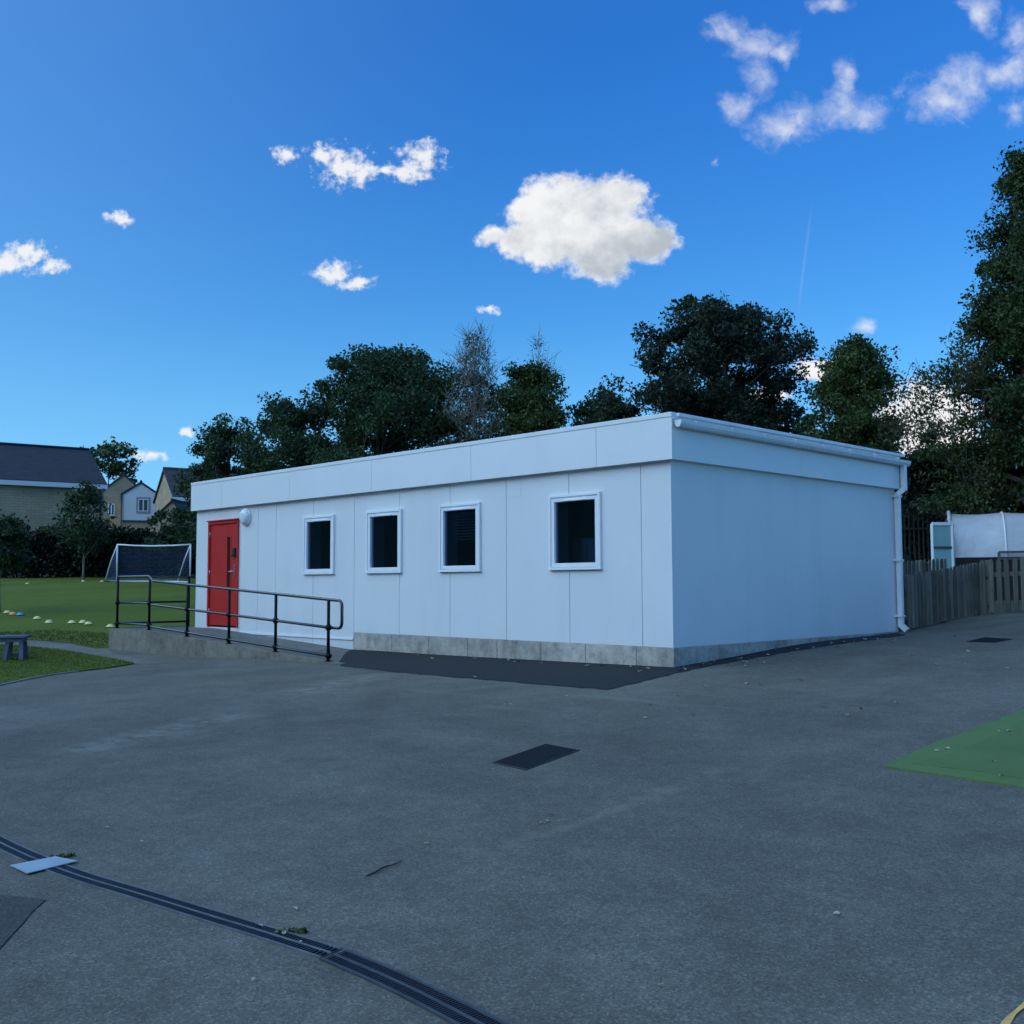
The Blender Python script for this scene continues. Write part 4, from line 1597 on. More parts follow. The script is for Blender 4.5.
# ------------------------------------------------------------------ bench
b0 = ground(14.5, 661.5)
bxz = h1(b0[0], b0[1])+.03
ang = math.atan2(RT[1], RT[0])+R(12)
be = thing('bench', 'low blue grey wooden bench with splayed legs on the grass corner', 'bench', (b0[0], b0[1], bxz), ang)
Mx = Matrix.Translation((b0[0], b0[1], bxz)) @ Matrix.Rotation(ang, 4, 'Z')
hb = .455
mb = MB(Mx)
for k in range(3):
    mb.box((-1.5, -.17+k*.155, hb-.045), (.23, -.02+k*.155, hb), c=.008)
mb.build('seat', 'bench_wood', be)
for xx in (.12, -1.25):
    for sg in (-1, 1):
        MB(Mx).bar((xx, .06+sg*.11, hb-.046), (xx+.03, .06+sg*.2, 0), .075, .07, up=(1, 0, 0)).build('leg', 'bench_wood', be)
    if xx > 0:
        pass
for sg in (-1, 1):
    MB(Mx).bar((-.10, .06+sg*.10, hb-.046), (-.15, .06+sg*.17, 0), .07, .07, up=(1, 0, 0)).build('leg', 'bench_wood', be)
MB(Mx).box((-.14, .04, .055), (.13, .09, .115)).build('stretcher', 'bench_wood', be)
MB(Mx).box((-1.3, -.12, hb-.12), (.16, .24, hb-.047)).build('apron', 'bench_wood', be)

# ------------------------------------------------------------------ picket fences
def picket_run(label, a, b, zt, hgt_m, pitch, width, nposts, seed):
    rg = random.Random(seed)
    a = np.array(a)
    b = np.array(b)
    L = np.linalg.norm(b-a)
    d = (b-a)/L
    nrm = np.array([d[1], -d[0]])
    if np.dot(nrm, CAM[:2]-a) < 0:
        nrm = -nrm
    root = thing('picket_fence', label, 'fence', (*a, h1(*a)), 0, 'weathered picket fence runs')
    mb = MB()
    n = int(L/pitch)
    for i in range(n):
        p = a+d*(i+.5)*pitch+nrm*.03
        z = h1(*p)
        w = width*rg.uniform(.93, 1.05)
        hh = hgt_m*rg.uniform(.988, 1.010)
        tl = rg.uniform(-.012, .012)
        dd = Vector((d[0], d[1], 0))
        o_ = Vector((p[0], p[1], z+.04))
        up = Vector((0, 0, 1))+dd*tl
        poly = [o_-dd*w/2, o_+dd*w/2, o_+dd*w/2+up*(hh-.09), o_+dd*w*.32+up*(hh-.045), o_+up*(hh-.03), o_-dd*w*.32+up*(hh-.045), o_-dd*w/2+up*(hh-.09)]
        mb.prism(poly, (-nrm[0]*.02, -nrm[1]*.02, 0))
    mb.build('picket_panel', 'timber_grey', root)
    for f in (.22, .74):
        m2 = MB()
        m2.bar((*(a-nrm*.02), h1(*a)+hgt_m*f), (*(b-nrm*.02), h1(*b)+hgt_m*f), .04, .08)
        m2.build('rail', 'timber_grey', root)
    for i in range(nposts):
        p = a+d*(.12+(L-.2)*i/(nposts-1))-nrm*.085
        z = h1(*p)
        MB().box((p[0]-.045, p[1]-.045, z-.3), (p[0]+.045, p[1]+.045, z+hgt_m+.0), c=.006).build('post', 'timber_grey', root)
    return root


fa = np.array([.10, BW+.20])
fb = ground(984, 615)[:2]
fc = fb+np.array([3.6, -.35])
picket_run('weathered picket fence run leading back from the building corner', fa, fb, 0, .95, .092, .070, 3, 1)
picket_run('weathered picket fence run with wide gaps in front of the polytunnel', fb-np.array([.05, 0]), fc, 0, .98, .145, .085, 3, 2)
fd = np.array(plan(893, 21.8))
fe = np.array(plan(950, 23.0))
picket_run('short weathered picket fence seen over the nearer fence beside the building', fd, fe, 0, 1.03, .15, .09, 3, 3)

# ------------------------------------------------------------------ polytunnel
Dt = 25.0
tA = np.array(plan(953.5, Dt))
tdir = np.array([RT[0], RT[1]])*.935-np.array([FW[0], FW[1]])*.355
tback = np.array([-tdir[1], tdir[0]])
if np.dot(tback, FW[:2]) < 0:
    tback = -tback
z0 = h1(*tA)
pt = thing('polytunnel', 'white sheeted polytunnel with a teal door behind the picket fences', 'polytunnel', (*tA, z0))
ht = at(953, 512.5, Dt+.8)[2]-z0
wd = 3.0


def arch(s, off, t):
    """t 0..1 around the hoop from the near foot to the far foot"""
    p = tA+tdir*s
    a = math.pi*t
    c, sn = math.cos(a), math.sin(a)
    yy = wd/2-math.copysign(abs(c)**.62, c)*(wd/2+off)
    zz = (abs(sn)**.55)*(ht+off)
    return Vector((p[0]+tback[0]*yy, p[1]+tback[1]*yy, z0+zz))


NS, NT_ = 44, 24
mb = MB()
Ls = 6.6
vs = []
for i in range(NS+1):
    s = Ls*i/NS
    bay = 1.17
    sag = -.035*math.sin(math.pi*((s % bay)/bay))
    for j in range(NT_+1):
        vs.append(arch(s, sag*(1 if 2 < j < NT_-2 else .3), j/NT_))
fs = [(i*(NT_+1)+j, (i+1)*(NT_+1)+j, (i+1)*(NT_+1)+j+1, i*(NT_+1)+j+1) for i in range(NS) for j in range(NT_)]
mb.add(vs, fs, 0, True)
mb.build('cover', 'tunnel_cover', pt)
k = 0
s = 0.0
while s <= Ls+.01:
    MB().tube([arch(s, .008, j/28) for j in range(29)], .022, 6).build('hoop', 'tunnel_frame', pt)
    s += 1.17
# ruffled sheet edge at the end
mb = MB()
rg = random.Random(4)
mb.tube([arch(-.03, .03+rg.uniform(-.03, .03), j/40) for j in range(41)], [.035+rg.uniform(0, .025) for j in range(41)], 6)
mb.build('sheet_edge', 'tunnel_cover', pt)
# end wall and open door
mb = MB()
ring = [arch(.05, -.02, j/24) for j in range(25)]
mb.add(ring, [tuple(range(25))])
mb.build('end_wall', 'teal_panel', pt)
dA = Vector((*(np.array(plan(934, Dt-.2))), 0))
dB = Vector((*(np.array(plan(954, Dt-.15))), 0))
dz0 = z0+.08
dz1 = at(940, 523.5, Dt-.2)[2]
dm = dz0+(dz1-dz0)*.42
mb = MB()
mb.bar((*dA.xy, dz0), (*dA.xy, dz1), .075, .06)
mb.bar((*dB.xy, dz0), (*dB.xy, dz1), .075, .06)
mb.bar((*dA.xy, dz1), (*dB.xy, dz1), .06, .075)
mb.bar((*dA.xy, dz0+.03), (*dB.xy, dz0+.03), .06, .075)
zq = at(940, 547.5, Dt-.2)[2]
dfr = mb.build('door', 'tunnel_frame', pt)
MB().bar((*dA.xy, zq), (*dB.xy, zq), .05, .06).build('door_rail', 'house_dark', dfr)
a_, b_ = dA.lerp(dB, .04), dA.lerp(dB, .96)
MB().bar((*a_.xy, (dz0+zq)/2), (*b_.xy, (dz0+zq)/2), .012, zq-dz0-.06).bar((*a_.xy, (zq+dz1)/2), (*b_.xy, (zq+dz1)/2), .012, dz1-zq-.06).build('door_panel', 'teal_panel', dfr)
# ventilation rail low along the near side
mb = MB()
q0 = tA+tdir*1.0-tback*.06
q1 = tA+tdir*6.6-tback*.06
zq = at(1010, 552.5, Dt)[2]
mb.bar((*q0, zq), (*q1, zq), .04, .05).bar((*q0, zq-.16), (*q1, zq-.16), .04, .04)
mb.bar((*q0, zq-.16), (*q0, zq), .04, .05)
mb.build('vent_rail', 'house_dark', pt)
q0 = tA-tback*.04
q1 = tA+tdir*6.6-tback*.04
zbb = at(980, 557.5, Dt)[2]
MB().bar((*q0, (zbb+z0-.7)/2), (*q1, (zbb+z0-.7)/2), .05, zbb-z0+.7).build('base_board', 'drain_void', pt)

# palisade fence
pa = np.array(plan(880, 27.0))
pb = np.array(plan(1180, 29.5))
pl = thing('palisade_fence', 'tall dark green steel palisade fence in front of the bushes', 'fence', (*pa, h1(*pa)))
L = np.linalg.norm(pb-pa)
d = (pb-pa)/L
pzt = at(915, 516, 27.3)[2]
mb = MB()
n = int(L/.14)
for i in range(n):
    p = pa+d*(i+.5)*.14
    z = h1(*p)
    dd = Vector((d[0], d[1], 0))
    o_ = Vector((p[0], p[1], z+.05))
    H = pzt-h1(*pa)
    poly = [o_-dd*.022, o_+dd*.022, o_+dd*.022+Vector((0, 0, H-.12)), o_+Vector((0, 0, H)), o_-dd*.022+Vector((0, 0, H-.12))]
    mb.prism(poly, (d[1]*.006, -d[0]*.006, 0))
mb.build('pale_panel', 'palisade_green', pl)
for f in (.18, .85):
    MB().bar((*pa, h1(*pa)+H*f), (*pb, h1(*pb)+H*f), .05, .05).build('rail', 'palisade_green', pl)
for i in range(4):
    p = pa+d*L*i/3
    MB().bar((*p, h1(*p)-.2), (*p, h1(*p)+H), .07, .07).build('post', 'palisade_green', pl)

# ------------------------------------------------------------------ drain channels
def offset_line(pts, off):
    out = []
    for i, p in enumerate(pts):
        d = pts[min(i+1, len(pts)-1)]-pts[max(i-1, 0)]
        d = d/np.linalg.norm(d)
        out.append(p+np.array([-d[1], d[0]])*off)
    return out


def dense(pts, step):
    out = []
    for a, b in zip(pts[:-1], pts[1:]):
        L = np.linalg.norm(b-a)
        k = max(1, int(L/step))
        for t in range(k):
            out.append(a+(b-a)*t/k)
    out.append(pts[-1])
    return out


def smooth_line(pts, it=2):
    pts = [np.array(p) for p in pts]
    for _ in range(it):
        q = [pts[0]]
        for a, b in zip(pts[:-1], pts[1:]):
            q += [a*.75+b*.25, a*.25+b*.75]
        q.append(pts[-1])
        pts = q
    return pts


def ribbon(mb, line, o0, o1, z0, z1):
    a = offset_line(line, o0)
    b = offset_line(line, o1)
    za = hgt([p[0] for p in a], [p[1] for p in a])
    zb = hgt([p[0] for p in b], [p[1] for p in b])
    n = len(line)
    vs = [(*a[i], za[i]+z1) for i in range(n)]+[(*b[i], zb[i]+z1) for i in range(n)]+[(*a[i], za[i]+z0) for i in range(n)]+[(*b[i], zb[i]+z0) for i in range(n)]
    fs = []
    for i in range(n-1):
        fs += [(i, i+1, n+i+1, n+i), (2*n+i, 2*n+i+1, i+1, i), (n+i, n+i+1, 3*n+i+1, 3*n+i)]
    fs += [(0, n, 3*n, 2*n), (n-1, 2*n-1, 4*n-1, 3*n-1)]
    mb.add(vs, fs)


def drain(label, line, W, edge_m, grate_m, ew, pitch):
    ln = dense(line, .12)
    p0 = ln[len(ln)//2]
    root = thing('drain_channel', label, 'drain', (*p0, h1(*p0)), 0, 'drain channels across the yard')
    mb = MB()
    for o0, o1 in ((-W/2, -W/2+ew), (-ew*.55, ew*.55), (W/2-ew, W/2)):
        ribbon(mb, ln, o0, o1, -.02, .0125)
    mb.build('edge_rails', edge_m, root)
    mb = MB()
    ribbon(mb, ln, -W/2+.004, W/2-.004, -.02, .0062)
    mb.build('channel', 'drain_void', root)
    bars = dense(line, pitch)
    for s0, s1 in ((-W/2+ew, -ew*.55), (ew*.55, W/2-ew)):
        mb = MB()
        for i in range(1, len(bars)-1):
            d = bars[i+1]-bars[i-1]
            d = d/np.linalg.norm(d)
            nn = np.array([-d[1], d[0]])
            a = bars[i]+nn*(s0+.001)
            b = bars[i]+nn*(s1-.001)
            mb.bar((*a, h1(*a)+.0085), (*b, h1(*b)+.0085), pitch*.55, .006)
        mid_ = (s0+s1)/2
        mb.build('grate', grate_m, root)


near = [ground(*p)[:2] for p in [(333, 956.5), (400, 985), (468, 1020), (546, 1062)]]
e1, e2 = ground(449, 1024)[:2], ground(500, 1018)[:2]
dd = near[2]-near[1]
dd = dd/np.linalg.norm(dd)
Wn = abs(np.dot(e2-e1, np.array([-dd[1], dd[0]])))
print('drain width', Wn)
Wn = min(max(Wn, .2), .36)*.64
drain('near black twin slotted drain channel crossing the bottom of the yard', smooth_line(near), Wn, 'drain_edge', 'drain_black', .014, .0135)
far = [ground(*p)[:2] for p in [(-40, 822), (0, 845), (48, 866.5), (85, 880), (140, 896), (210, 918), (270, 936), (331, 955.5)]]
drain('far twin drain channel with pale metal edges running under the plate', smooth_line(far), Wn*.90, 'galv', 'drain_black', .010, .016)
# joint between the two
# metal plate over the drain
pq = [ground(*p) for p in [(10, 868.5), (55, 859.5), (77.5, 864), (27, 876.5)]]
mb = MB()
vs = [(p[0], p[1], h1(p[0], p[1])+.0135) for p in pq]
mb.prism(vs, (0, 0, .004))
pc = np.mean(np.array(vs), axis=0)
o = mb.build('metal_plate', 'plate_metal')
tag(o, 'thin pale metal plate lying across the drain channel', 'metal plate')

# ------------------------------------------------------------------ covers
def cover(label, corners):
    q = np.array([ground(*c) for c in corners])
    c = q.mean(0)
    root = thing('inspection_cover', label, 'cover', (c[0], c[1], h1(c[0], c[1])), 0, 'inspection covers in the tarmac')
    print('cover', [round(float(np.linalg.norm(q[i]-q[(i+1) % 4])), 2) for i in range(4)])
    zc = [h1(p[0], p[1]) for p in q]
    mb = MB()
    inner = [p+(c-p)*.045 for p in q]
    inn2 = [p+(c-p)*.06 for p in q]
    for i in range(4):
        j = (i+1) % 4
        poly = [(q[i][0], q[i][1], zc[i]+.004), (q[j][0], q[j][1], zc[j]+.004), (inner[j][0], inner[j][1], zc[j]+.004), (inner[i][0], inner[i][1], zc[i]+.004)]
        mb.prism(poly, (0, 0, .006))
    mb.build('frame', 'drain_black', root)
    MB().prism([(inn2[i][0], inn2[i][1], zc[i]+.003) for i in range(4)], (0, 0, .0055)).build('plate', 'cover_iron', root)


cover('large dark rectangular cover flush in the middle of the yard', [(492, 763.6), (546, 744.6), (580, 751), (526, 771)])
cover('small dark cover in the tarmac near the picket fences', [(966, 642.2), (985, 637.8), (1013, 639.7), (995, 643)])

# ------------------------------------------------------------------ twig and fallen leaves
p0, p1 = ground(365, 879), ground(402, 862.5)
mb = MB()
pts = []
for i in range(9):
    t = i/8
    p = p0+(p1-p0)*t
    pts.append((p[0]+random.uniform(-.012, .012), p[1]+random.uniform(-.012, .012), h1(p[0], p[1])+.012))
mb.tube(pts, [.003, .004, .004, .004, .004, .0035, .003, .003, .002], 6)
o = mb.build('twig', 'twig_mat')
tag(o, 'thin dark twig lying on open tarmac right of the drain', 'twig')


def leaf_mesh(mt, sd):
    rg = random.Random(sd)
    mb = MB()
    L, Wd = .075, .05
    vs = []
    for i in range(5):
        t = i/4
        w = Wd/2*math.sin(math.pi*min(.97, t*.92+.06))
        cu = .02*math.sin(t*3+sd)
        vs += [(-L/2+L*t, -w, .006+cu*.4+rg.uniform(0, .012)), (-L/2+L*t, 0, .004+abs(cu)*.2), (-L/2+L*t, w, .008+rg.uniform(0, .014))]
    fs = []
    for i in range(4):
        for k in range(2):
            fs.append((i*3+k, i*3+k+1, i*3+k+4, i*3+k+3))
    mb.add(vs, fs, 0, True)
    return mb.build('fallen_leaf', mt)


protos = [leaf_mesh('leaf_pale', 1), leaf_mesh('leaf_dry', 2), leaf_mesh('leaf_brown', 3), leaf_mesh('leaf_dry', 4)]
rg = random.Random(21)
spots = []
for i in range(26):                                      # along the foot of the plinth
    px = rg.uniform(360, 670)
    spots.append((px, np.interp(px, [360, 670], [647.5, 669.5])+abs(rg.gauss(0, 1.8))+.8))
for i in range(36):                                      # along the foot of the side wall
    px = 678+(rg.random()**1.3)*222
    spots.append((px, np.interp(px, [676, 720, 800, 900], [668.5, 660.5, 647, 635])+abs(rg.gauss(0, 2.6))+.5))
for i in range(40):                                      # loose over the yard
    px = rg.uniform(470, 1020)
    spots.append((px, rg.uniform(642, 720)))
for i in range(11):
    spots.append((rg.uniform(60, 1010), rg.uniform(700, 1000)))
spots += [(730, 668), (745, 667), (640, 672), (912, 656), (918, 640), (955, 637), (937, 754), (947, 752), (994, 765), (999, 734), (1009, 734), (1001, 780), (948, 783), (546, 823), (540, 825), (259, 929), (284, 936), (253, 983), (300, 945), (320, 650), (305, 646), (308, 648), (335, 645), (268, 634), (330, 643)]
first = True
turf_arr = np.array([p[:2] for p in tp])
used = set()
for i, (px, py) in enumerate(spots):
    p = ground(px, py)
    if -13.5 < p[0] < 0 and RY-.05 < p[1] < .0 and p[0] < -5.3:
        z = rtop(p[0])-.008
        # ramp surface sits above the terrain: re-aim at that height
        dz = z-h1(p[0], p[1])
        p = ground(px, py, dz)
        z = rtop(p[0])-.006
    elif p[1] > -.03 and p[0] < .03:
        continue
    else:
        z = h1(p[0], p[1])+.012
        if inside(np.array([p[0]]), np.array([p[1]]), turf_arr)[0]:
            z += .012
    k = rg.choice([0, 0, 1, 1, 2, 3]) if i > 3 else i
    if k in used:
        o = protos[k].copy()
        COL.objects.link(o)
    else:
        o = protos[k]
        used.add(k)
    o.location = (p[0], p[1], z)
    o.rotation_euler = (rg.uniform(-.2, .2), rg.uniform(-.2, .2), rg.uniform(0, 6.28))
    s = rg.uniform(.55, 1.15)*np.interp(py, [640, 720, 1000], [.9, .6, .36])
    o.scale = (s, s, s)
    tag(o, 'small dry fallen leaf lying on the ground of the yard', 'leaf', 'fallen leaves scattered over the yard')
# weeds beside the drain
for px, py, lab in [(294, 934, 'small tuft of green weed beside the drain channel'), (63, 858, 'small mossy tuft of weed behind the metal plate')]:
    p = ground(px, py)
    RNG = np.random.default_rng(int(px))
    th_ = thing('weed', lab, 'weed', (p[0], p[1], h1(p[0], p[1])), 0)
    side = np.array([RT[0], RT[1]])
    c = [(*(p[:2]+side*RNG.normal()*.035), h1(p[0], p[1])+RNG.uniform(.006, .016)) for i in range(16)]
    V, Fc = leaf_cloud(c, [.016]*16, 130, .012)
    V[:, 2] = np.maximum(V[:, 2], h1(p[0], p[1])+.004)
    mesh_np('foliage', V, Fc, 'weed_leaf', th_)
    mb = MB()
    for q in c[:8]:
        mb.tube([(q[0], q[1], h1(q[0], q[1])), q], .002, 4)
    mb.build('stems', 'bark_pale', th_)

# ------------------------------------------------------------------ hill added out of view to block the low sun and shade the yard
SUN_EL, SUN_DIR = R(14), Vector((-.42, -.907, 0)).normalized()


def shade_hill():
    c = np.array([-14.0, 6.0])
    sd = np.array([SUN_DIR.x, SUN_DIR.y])
    pr = np.array([-sd[1], sd[0]])
    rg = np.random.default_rng(3)
    U = np.linspace(-330, 330, 90)
    Vv = np.linspace(95, 330, 40)
    hts = np.zeros((len(Vv), len(U)))
    ph = rg.random(6)*6
    vs = []
    for i, v in enumerate(Vv):
        for j, u in enumerate(U):
            k = max(0, min(1, (v-95)/60))
            k = k*k*(3-2*k)
            e = max(0, min(1, (330-abs(u))/110))
            e = e*e*(3-2*e)
            hh = 56*k*e*(1+.08*math.sin(u*.031+ph[0])+.05*math.sin(u*.083+v*.02+ph[1]))+1.2*math.sin(u*.4+ph[2])*k*math.sin(v*.31)
            p = c+sd*v+pr*u
            vs.append((p[0], p[1], -.6+hh))
    n = len(U)
    fs = [(i*n+j, i*n+j+1, (i+1)*n+j+1, (i+1)*n+j) for i in range(len(Vv)-1) for j in range(n-1)]
    mb = MB()
    mb.add(vs, fs, 0, True)
    o = mb.build('added_shade_hill', 'shade_hill_green')
    o['kind'] = 'structure'


shade_hill()

# ------------------------------------------------------------------ sun and sky
sl = bpy.data.lights.new('sun', 'SUN')
sl.energy = 3.0
sl.angle = R(.5)
sl.color = (1.0, .93, .82)
so = bpy.data.objects.new('sun', sl)
COL.objects.link(so)
tosun = Vector((SUN_DIR.x*math.cos(SUN_EL), SUN_DIR.y*math.cos(SUN_EL), math.sin(SUN_EL)))
so.rotation_euler = tosun.to_track_quat('Z', 'Y').to_euler()
so.location = (0, 0, 60)

SKY_STR = .1
EXPOSURE = 1.0
SKY_POW, SKY_GAIN = .62, 1.95
SKY_FILL = 20.0
w = bpy.data.worlds.new('World')
scene.world = w
w.use_nodes = True
nt = w.node_tree
nt.nodes.clear()
g = G(nt)
out = g.n('ShaderNodeOutputWorld')
bg = g.n('ShaderNodeBackground')
bg.inputs[1].default_value = SKY_STR
g.l(bg.outputs[0], out.inputs[0])
sky = g.n('ShaderNodeTexSky', sky_type='NISHITA')
sky.sun_disc = False
sky.sun_elevation = SUN_EL
sky.sun_rotation = math.atan2(tosun.x, tosun.y)
sky.altitude = 100
sky.air_density = .7
sky.dust_density = .3
sky.ozone_density = 5
# deepen the blue: raise the ratio of each channel to blue, and flatten the fall-off with height
sp = g.n('ShaderNodeSeparateColor')
g.l(sky.outputs[0], sp.inputs[0])
bl = g.math('MAXIMUM', sp.outputs[2], 1e-4)
cc = g.n('ShaderNodeCombineColor')
lev = g.math('MULTIPLY', g.math('POWER', bl, SKY_POW), SKY_GAIN)
zt_ = g.n('ShaderNodeSeparateXYZ')
g.l(g.n('ShaderNodeTexCoord').outputs['Generated'], zt_.inputs[0])
hm = g.n('ShaderNodeMapRange', interpolation_type='SMOOTHSTEP')
g.l(zt_.outputs[2], hm.inputs[0])
hm.inputs[1].default_value = .08
hm.inputs[2].default_value = .50
hi_ = hm.outputs[0]
for k_ in (0, 1):
    g.l(g.math('MULTIPLY', g.math('POWER', g.math('DIVIDE', sp.outputs[k_], bl), g.math('MULTIPLY_ADD', hi_, (.52, .46)[k_], (1.22, .92)[k_])), lev), cc.inputs[k_])
g.l(lev, cc.inputs[2])
skycol = cc.outputs[0]
gl_ = g.n('ShaderNodeVectorMath', operation='DOT_PRODUCT')
g.l(g.n('ShaderNodeTexCoord').outputs['Generated'], gl_.inputs[0])
gl_.inputs[1].default_value = tuple(tosun)
gm = g.n('ShaderNodeMapRange', interpolation_type='SMOOTHSTEP')
g.l(gl_.outputs['Value'], gm.inputs[0])
for i_, v_ in enumerate((-.26, .42, 0.0, .30)):
    gm.inputs[i_+1].default_value = v_
skycol = g.mix(gm.outputs[0], skycol, (1.15, 2.75, 4.9))      # the sky pales towards the sun
hz_ = g.n('ShaderNodeMapRange', interpolation_type='SMOOTHSTEP')
g.l(zt_.outputs[2], hz_.inputs[0])
for i_, v_ in enumerate((.03, .26, .42, 0.0)):
    hz_.inputs[i_+1].default_value = v_
skycol = g.mix(hz_.outputs[0], skycol, (1.25, 3.15, 4.9))      # paler low down
# clouds fixed to the sky in azimuth / elevation tangents about the heading of the yard
az = math.atan2(FW[0], FW[1])
Fh = (math.sin(az), math.cos(az), 0)
Rh = (math.cos(az), -math.sin(az), 0)
tc = g.n('ShaderNodeTexCoord')
dirv = tc.outputs['Generated']


def dot(v, c):
    n_ = g.n('ShaderNodeVectorMath', operation='DOT_PRODUCT')
    g.l(v, n_.inputs[0])
    n_.inputs[1].default_value = c
    return n_.outputs['Value']


fz = dot(dirv, Fh)
fzc = g.math('MAXIMUM', fz, .02)
sx = g.math('DIVIDE', dot(dirv, Rh), fzc)
sy = g.math('DIVIDE', dot(dirv, (0, 0, 1)), fzc)
cb_ = g.n('ShaderNodeCombineXYZ')
g.l(sx, cb_.inputs[0])
g.l(sy, cb_.inputs[1])
svec = cb_.outputs[0]


def tang(px, py):
    d = ray(px, py)
    f = d[0]*Fh[0]+d[1]*Fh[1]
    return (d[0]*Rh[0]+d[1]*Rh[1])/f, d[2]/f


# warped coordinates give the ragged cloud edges
nz = g.n('ShaderNodeTexNoise')
nz.inputs['Scale'].default_value = 34
nz.inputs['Detail'].default_value = 6
nz.inputs['Roughness'].default_value = .55
g.l(svec, nz.inputs['Vector'])
wv = g.n('ShaderNodeVectorMath', operation='MULTIPLY_ADD')
g.l(nz.outputs['Color'], wv.inputs[0])
wv.inputs[1].default_value = (.030, .030, 0)
wv.inputs[2].default_value = (-.015, -.015, 0)
wa = g.n('ShaderNodeVectorMath', operation='ADD')
g.l(wv.outputs[0], wa.inputs[0])
g.l(svec, wa.inputs[1])
wvec = wa.outputs[0]


wc = g.n('ShaderNodeVectorMath', operation='MULTIPLY_ADD')
g.l(nz.outputs['Color'], wc.inputs[0])
wc.inputs[1].default_value = (.017, .017, 0)
wc.inputs[2].default_value = (-.0085, -.0085, 0)
wd_ = g.n('ShaderNodeVectorMath', operation='ADD')
g.l(wc.outputs[0], wd_.inputs[0])
g.l(svec, wd_.inputs[1])


def blobs(lst, wvec):
    acc = None
    for px, py, rx, ry in lst:
        cx, cy = tang(px, py)
        ix, iy = F/rx/1.0, F/ry/1.0
        m_ = g.n('ShaderNodeVectorMath', operation='MULTIPLY_ADD')
        g.l(wvec, m_.inputs[0])
        m_.inputs[1].default_value = (ix, iy, 0)
        m_.inputs[2].default_value = (-cx*ix, -cy*iy, 0)
        ln_ = g.n('ShaderNodeVectorMath', operation='LENGTH')
        g.l(m_.outputs[0], ln_.inputs[0])
        v = ln_.outputs['Value']
        if acc is None:
            acc = v
        else:
            s_m = g.n('ShaderNodeMath', operation='SMOOTH_MIN')
            g.l(acc, s_m.inputs[0])
            g.l(v, s_m.inputs[1])
            s_m.inputs[2].default_value = .25
            acc = s_m.outputs[0]
    return acc


cum = [(578, 226, 66, 46), (558, 202, 42, 30), (608, 203, 42, 32), (640, 240, 36, 28), (655, 240, 24, 18), (603, 260, 34, 24), (525, 240, 34, 22), (545, 250, 36, 20), (494, 235, 20, 10), (532, 214, 26, 22),
       (925, 420, 60, 42), (820, 371, 28, 12), (960, 445, 30, 30), (770, 395, 20, 10)]
sml = [(344, 166, 27, 21), (326, 153, 17, 11), (362, 174, 20, 9), (420, 158, 22, 18), (408, 174, 22, 9), (386, 174, 16, 4), (286, 156, 12, 9), (117, 217, 13, 9), (124, 222, 9, 6), (28, 255, 22, 14), (6, 262, 22, 13), (52, 266, 19, 8), (334, 272, 22, 12), (356, 283, 19, 7), (489, 309, 11, 5), (188, 430, 8, 5), (150, 456, 16, 6)]
wis = [(731, 30, 17, 15), (757, 47, 26, 18), (783, 52, 16, 12), (758, 82, 15, 24), (742, 108, 20, 16), (782, 126, 34, 20), (800, 118, 18, 16), (845, 112, 27, 18), (866, 116, 18, 14), (846, 75, 9, 18),
       (832, 6, 18, 12), (963, 82, 28, 26), (944, 100, 32, 22), (1006, 74, 26, 18), (1020, 30, 16, 20), (980, 12, 14, 18), (1016, 108, 16, 16), (716, 163, 6, 6), (866, 327, 13, 9), (1060, 60, 40, 40)]
b1 = blobs(cum, wd_.outputs[0])
b2 = blobs(wis, wvec)
b3 = blobs(sml, wd_.outputs[0])
nz2 = g.noise(38, 8, .60, vec=svec)
nz3 = g.noise(14, 6, .6, vec=svec)
nz6 = g.noise(105, 5, .6, vec=svec)
nz5 = g.noise(20, 6, .56, vec=wvec, dist=.5)


def mr(v, a, b, c=0.0, d=1.0):
    m_ = g.n('ShaderNodeMapRange', interpolation_type='SMOOTHSTEP')
    g.l(v, m_.inputs[0])
    for i, q in enumerate((a, b, c, d)):
        m_.inputs[i+1].default_value = q
    return m_.outputs[0]


e1_ = g.math('SUBTRACT', g.math('SUBTRACT', b1, g.math('MULTIPLY', g.math('SUBTRACT', nz2, .5), .95)), g.math('MULTIPLY', g.math('SUBTRACT', nz6, .5), .75))
e2_ = g.math('SUBTRACT', b2, g.math('MULTIPLY', g.math('SUBTRACT', nz5, .5), 3.0))
c1_ = mr(e1_, 1.16, .60)
e3_ = g.math('SUBTRACT', g.math('SUBTRACT', b3, g.math('MULTIPLY', g.math('SUBTRACT', nz2, .5), .9)), g.math('MULTIPLY', g.math('SUBTRACT', nz6, .5), 2.7))
c1_ = g.math('MAXIMUM', c1_, g.math('MULTIPLY', mr(e3_, 1.25, .15), .95))
e2_ = g.math('SUBTRACT', e2_, g.math('MULTIPLY', g.math('SUBTRACT', nz6, .5), 1.0))
c2_ = g.math('MULTIPLY', mr(e2_, 1.45, -.35), g.math('MULTIPLY', mr(nz2, .25, .7, .45, 1.0), .74))
front = mr(fz, .02, .12)
cover_ = g.math('MULTIPLY', g.math('MAXIMUM', c1_, c2_), front)
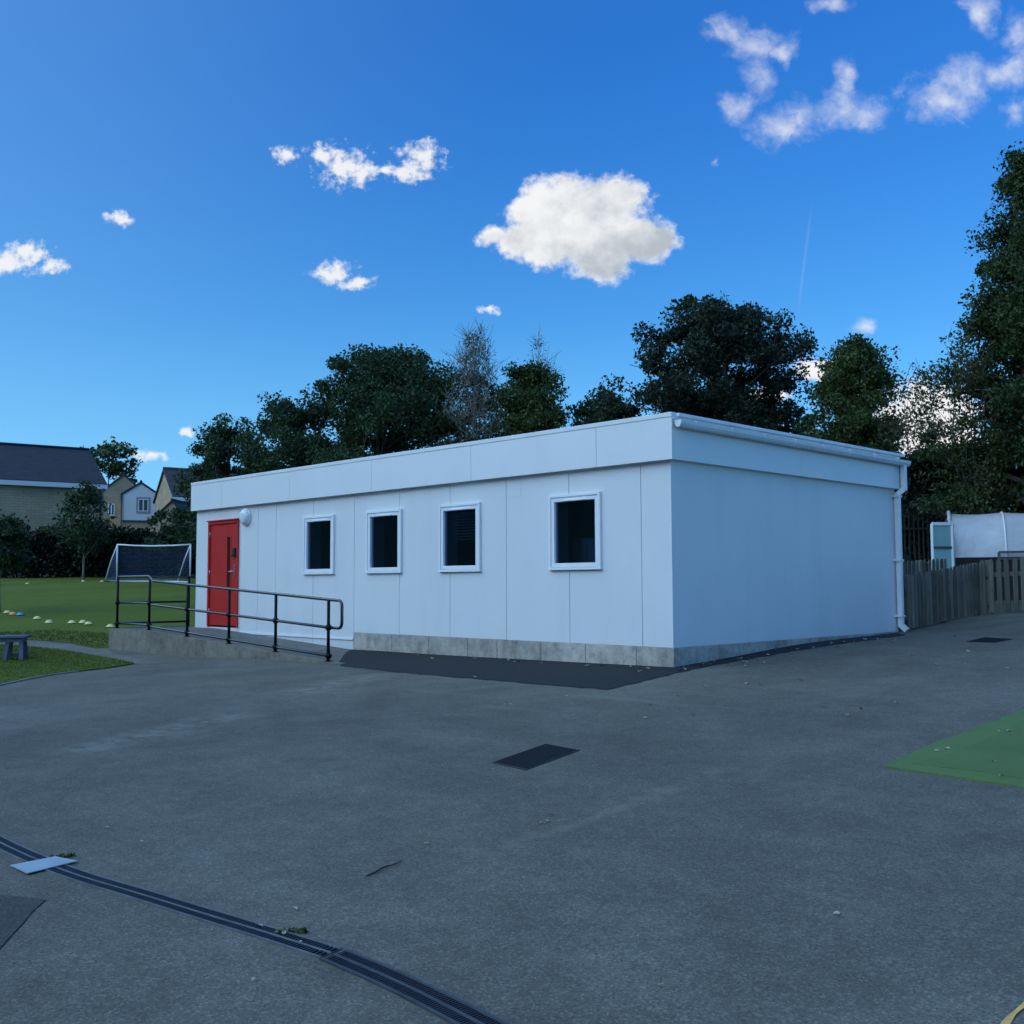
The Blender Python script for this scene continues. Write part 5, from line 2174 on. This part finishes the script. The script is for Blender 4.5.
# cloud tone: bright on the sunward (left) side, grey underneath to the right
lx, ly = tang(555, 205)
tone = g.math('ADD', g.math('MULTIPLY', g.math('SUBTRACT', sx, lx), 2.6), g.math('MULTIPLY', g.math('SUBTRACT', ly, sy), 3.4))
bigm = mr(b1, 1.05, .55)
onbig = g.math('MULTIPLY', mr(g.math('ABSOLUTE', g.math('SUBTRACT', sx, lx+.03)), .115, .085), mr(sy, .22, .25))
tone = g.math('ADD', tone, g.math('MULTIPLY', g.math('SUBTRACT', nz3, .5), 2.0))
grey = g.math('MULTIPLY', g.math('MULTIPLY', mr(tone, -.15, .55), bigm), onbig)
CW = .93/(2**EXPOSURE)/SKY_STR
ccol = g.mix(grey, (CW*.97, CW*.985, CW*1.0), (CW*.50, CW*.56, CW*.63))
mixc = g.mix(cover_, skycol, ccol)
# faint contrail
ax_, ay_ = tang(813, 195)
bx_, by_ = tang(798, 312)
ddx, ddy = bx_-ax_, by_-ay_
LL = math.hypot(ddx, ddy)
nx_, ny_ = -ddy/LL, ddx/LL
dist = g.math('ABSOLUTE', g.math('ADD', g.math('MULTIPLY', g.math('SUBTRACT', sx, ax_), nx_), g.math('MULTIPLY', g.math('SUBTRACT', sy, ay_), ny_)))
alng = g.math('ADD', g.math('MULTIPLY', g.math('SUBTRACT', sx, ax_), ddx/LL), g.math('MULTIPLY', g.math('SUBTRACT', sy, ay_), ddy/LL))
tr_ = g.math('MULTIPLY', mr(dist, .0022, .0003, 0, .06), g.math('MULTIPLY', mr(alng, 0, LL*.4), mr(alng, LL*1.02, LL*.8)))
tr_ = g.math('MULTIPLY', tr_, front)
mixc = g.mix(tr_, mixc, (CW*.9, CW*.95, CW))
# added blue brightening of the unseen sky round the sun, fills the shaded walls
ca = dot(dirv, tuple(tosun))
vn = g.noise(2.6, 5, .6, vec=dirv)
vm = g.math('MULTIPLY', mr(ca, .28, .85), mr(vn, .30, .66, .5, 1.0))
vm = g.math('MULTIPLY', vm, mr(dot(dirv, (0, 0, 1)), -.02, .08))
mixc = g.mix(vm, mixc, (SKY_FILL*.46, SKY_FILL*.69, SKY_FILL*.95))
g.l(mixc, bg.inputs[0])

vs_ = scene.view_settings
scene.display_settings.display_device = 'sRGB'
vs_.view_transform = 'Standard'
vs_.look = 'None'
vs_.exposure = EXPOSURE
vs_.gamma = 1
vs_.use_curve_mapping = False
scene.cycles.max_bounces = 4
scene.cycles.transparent_max_bounces = 12
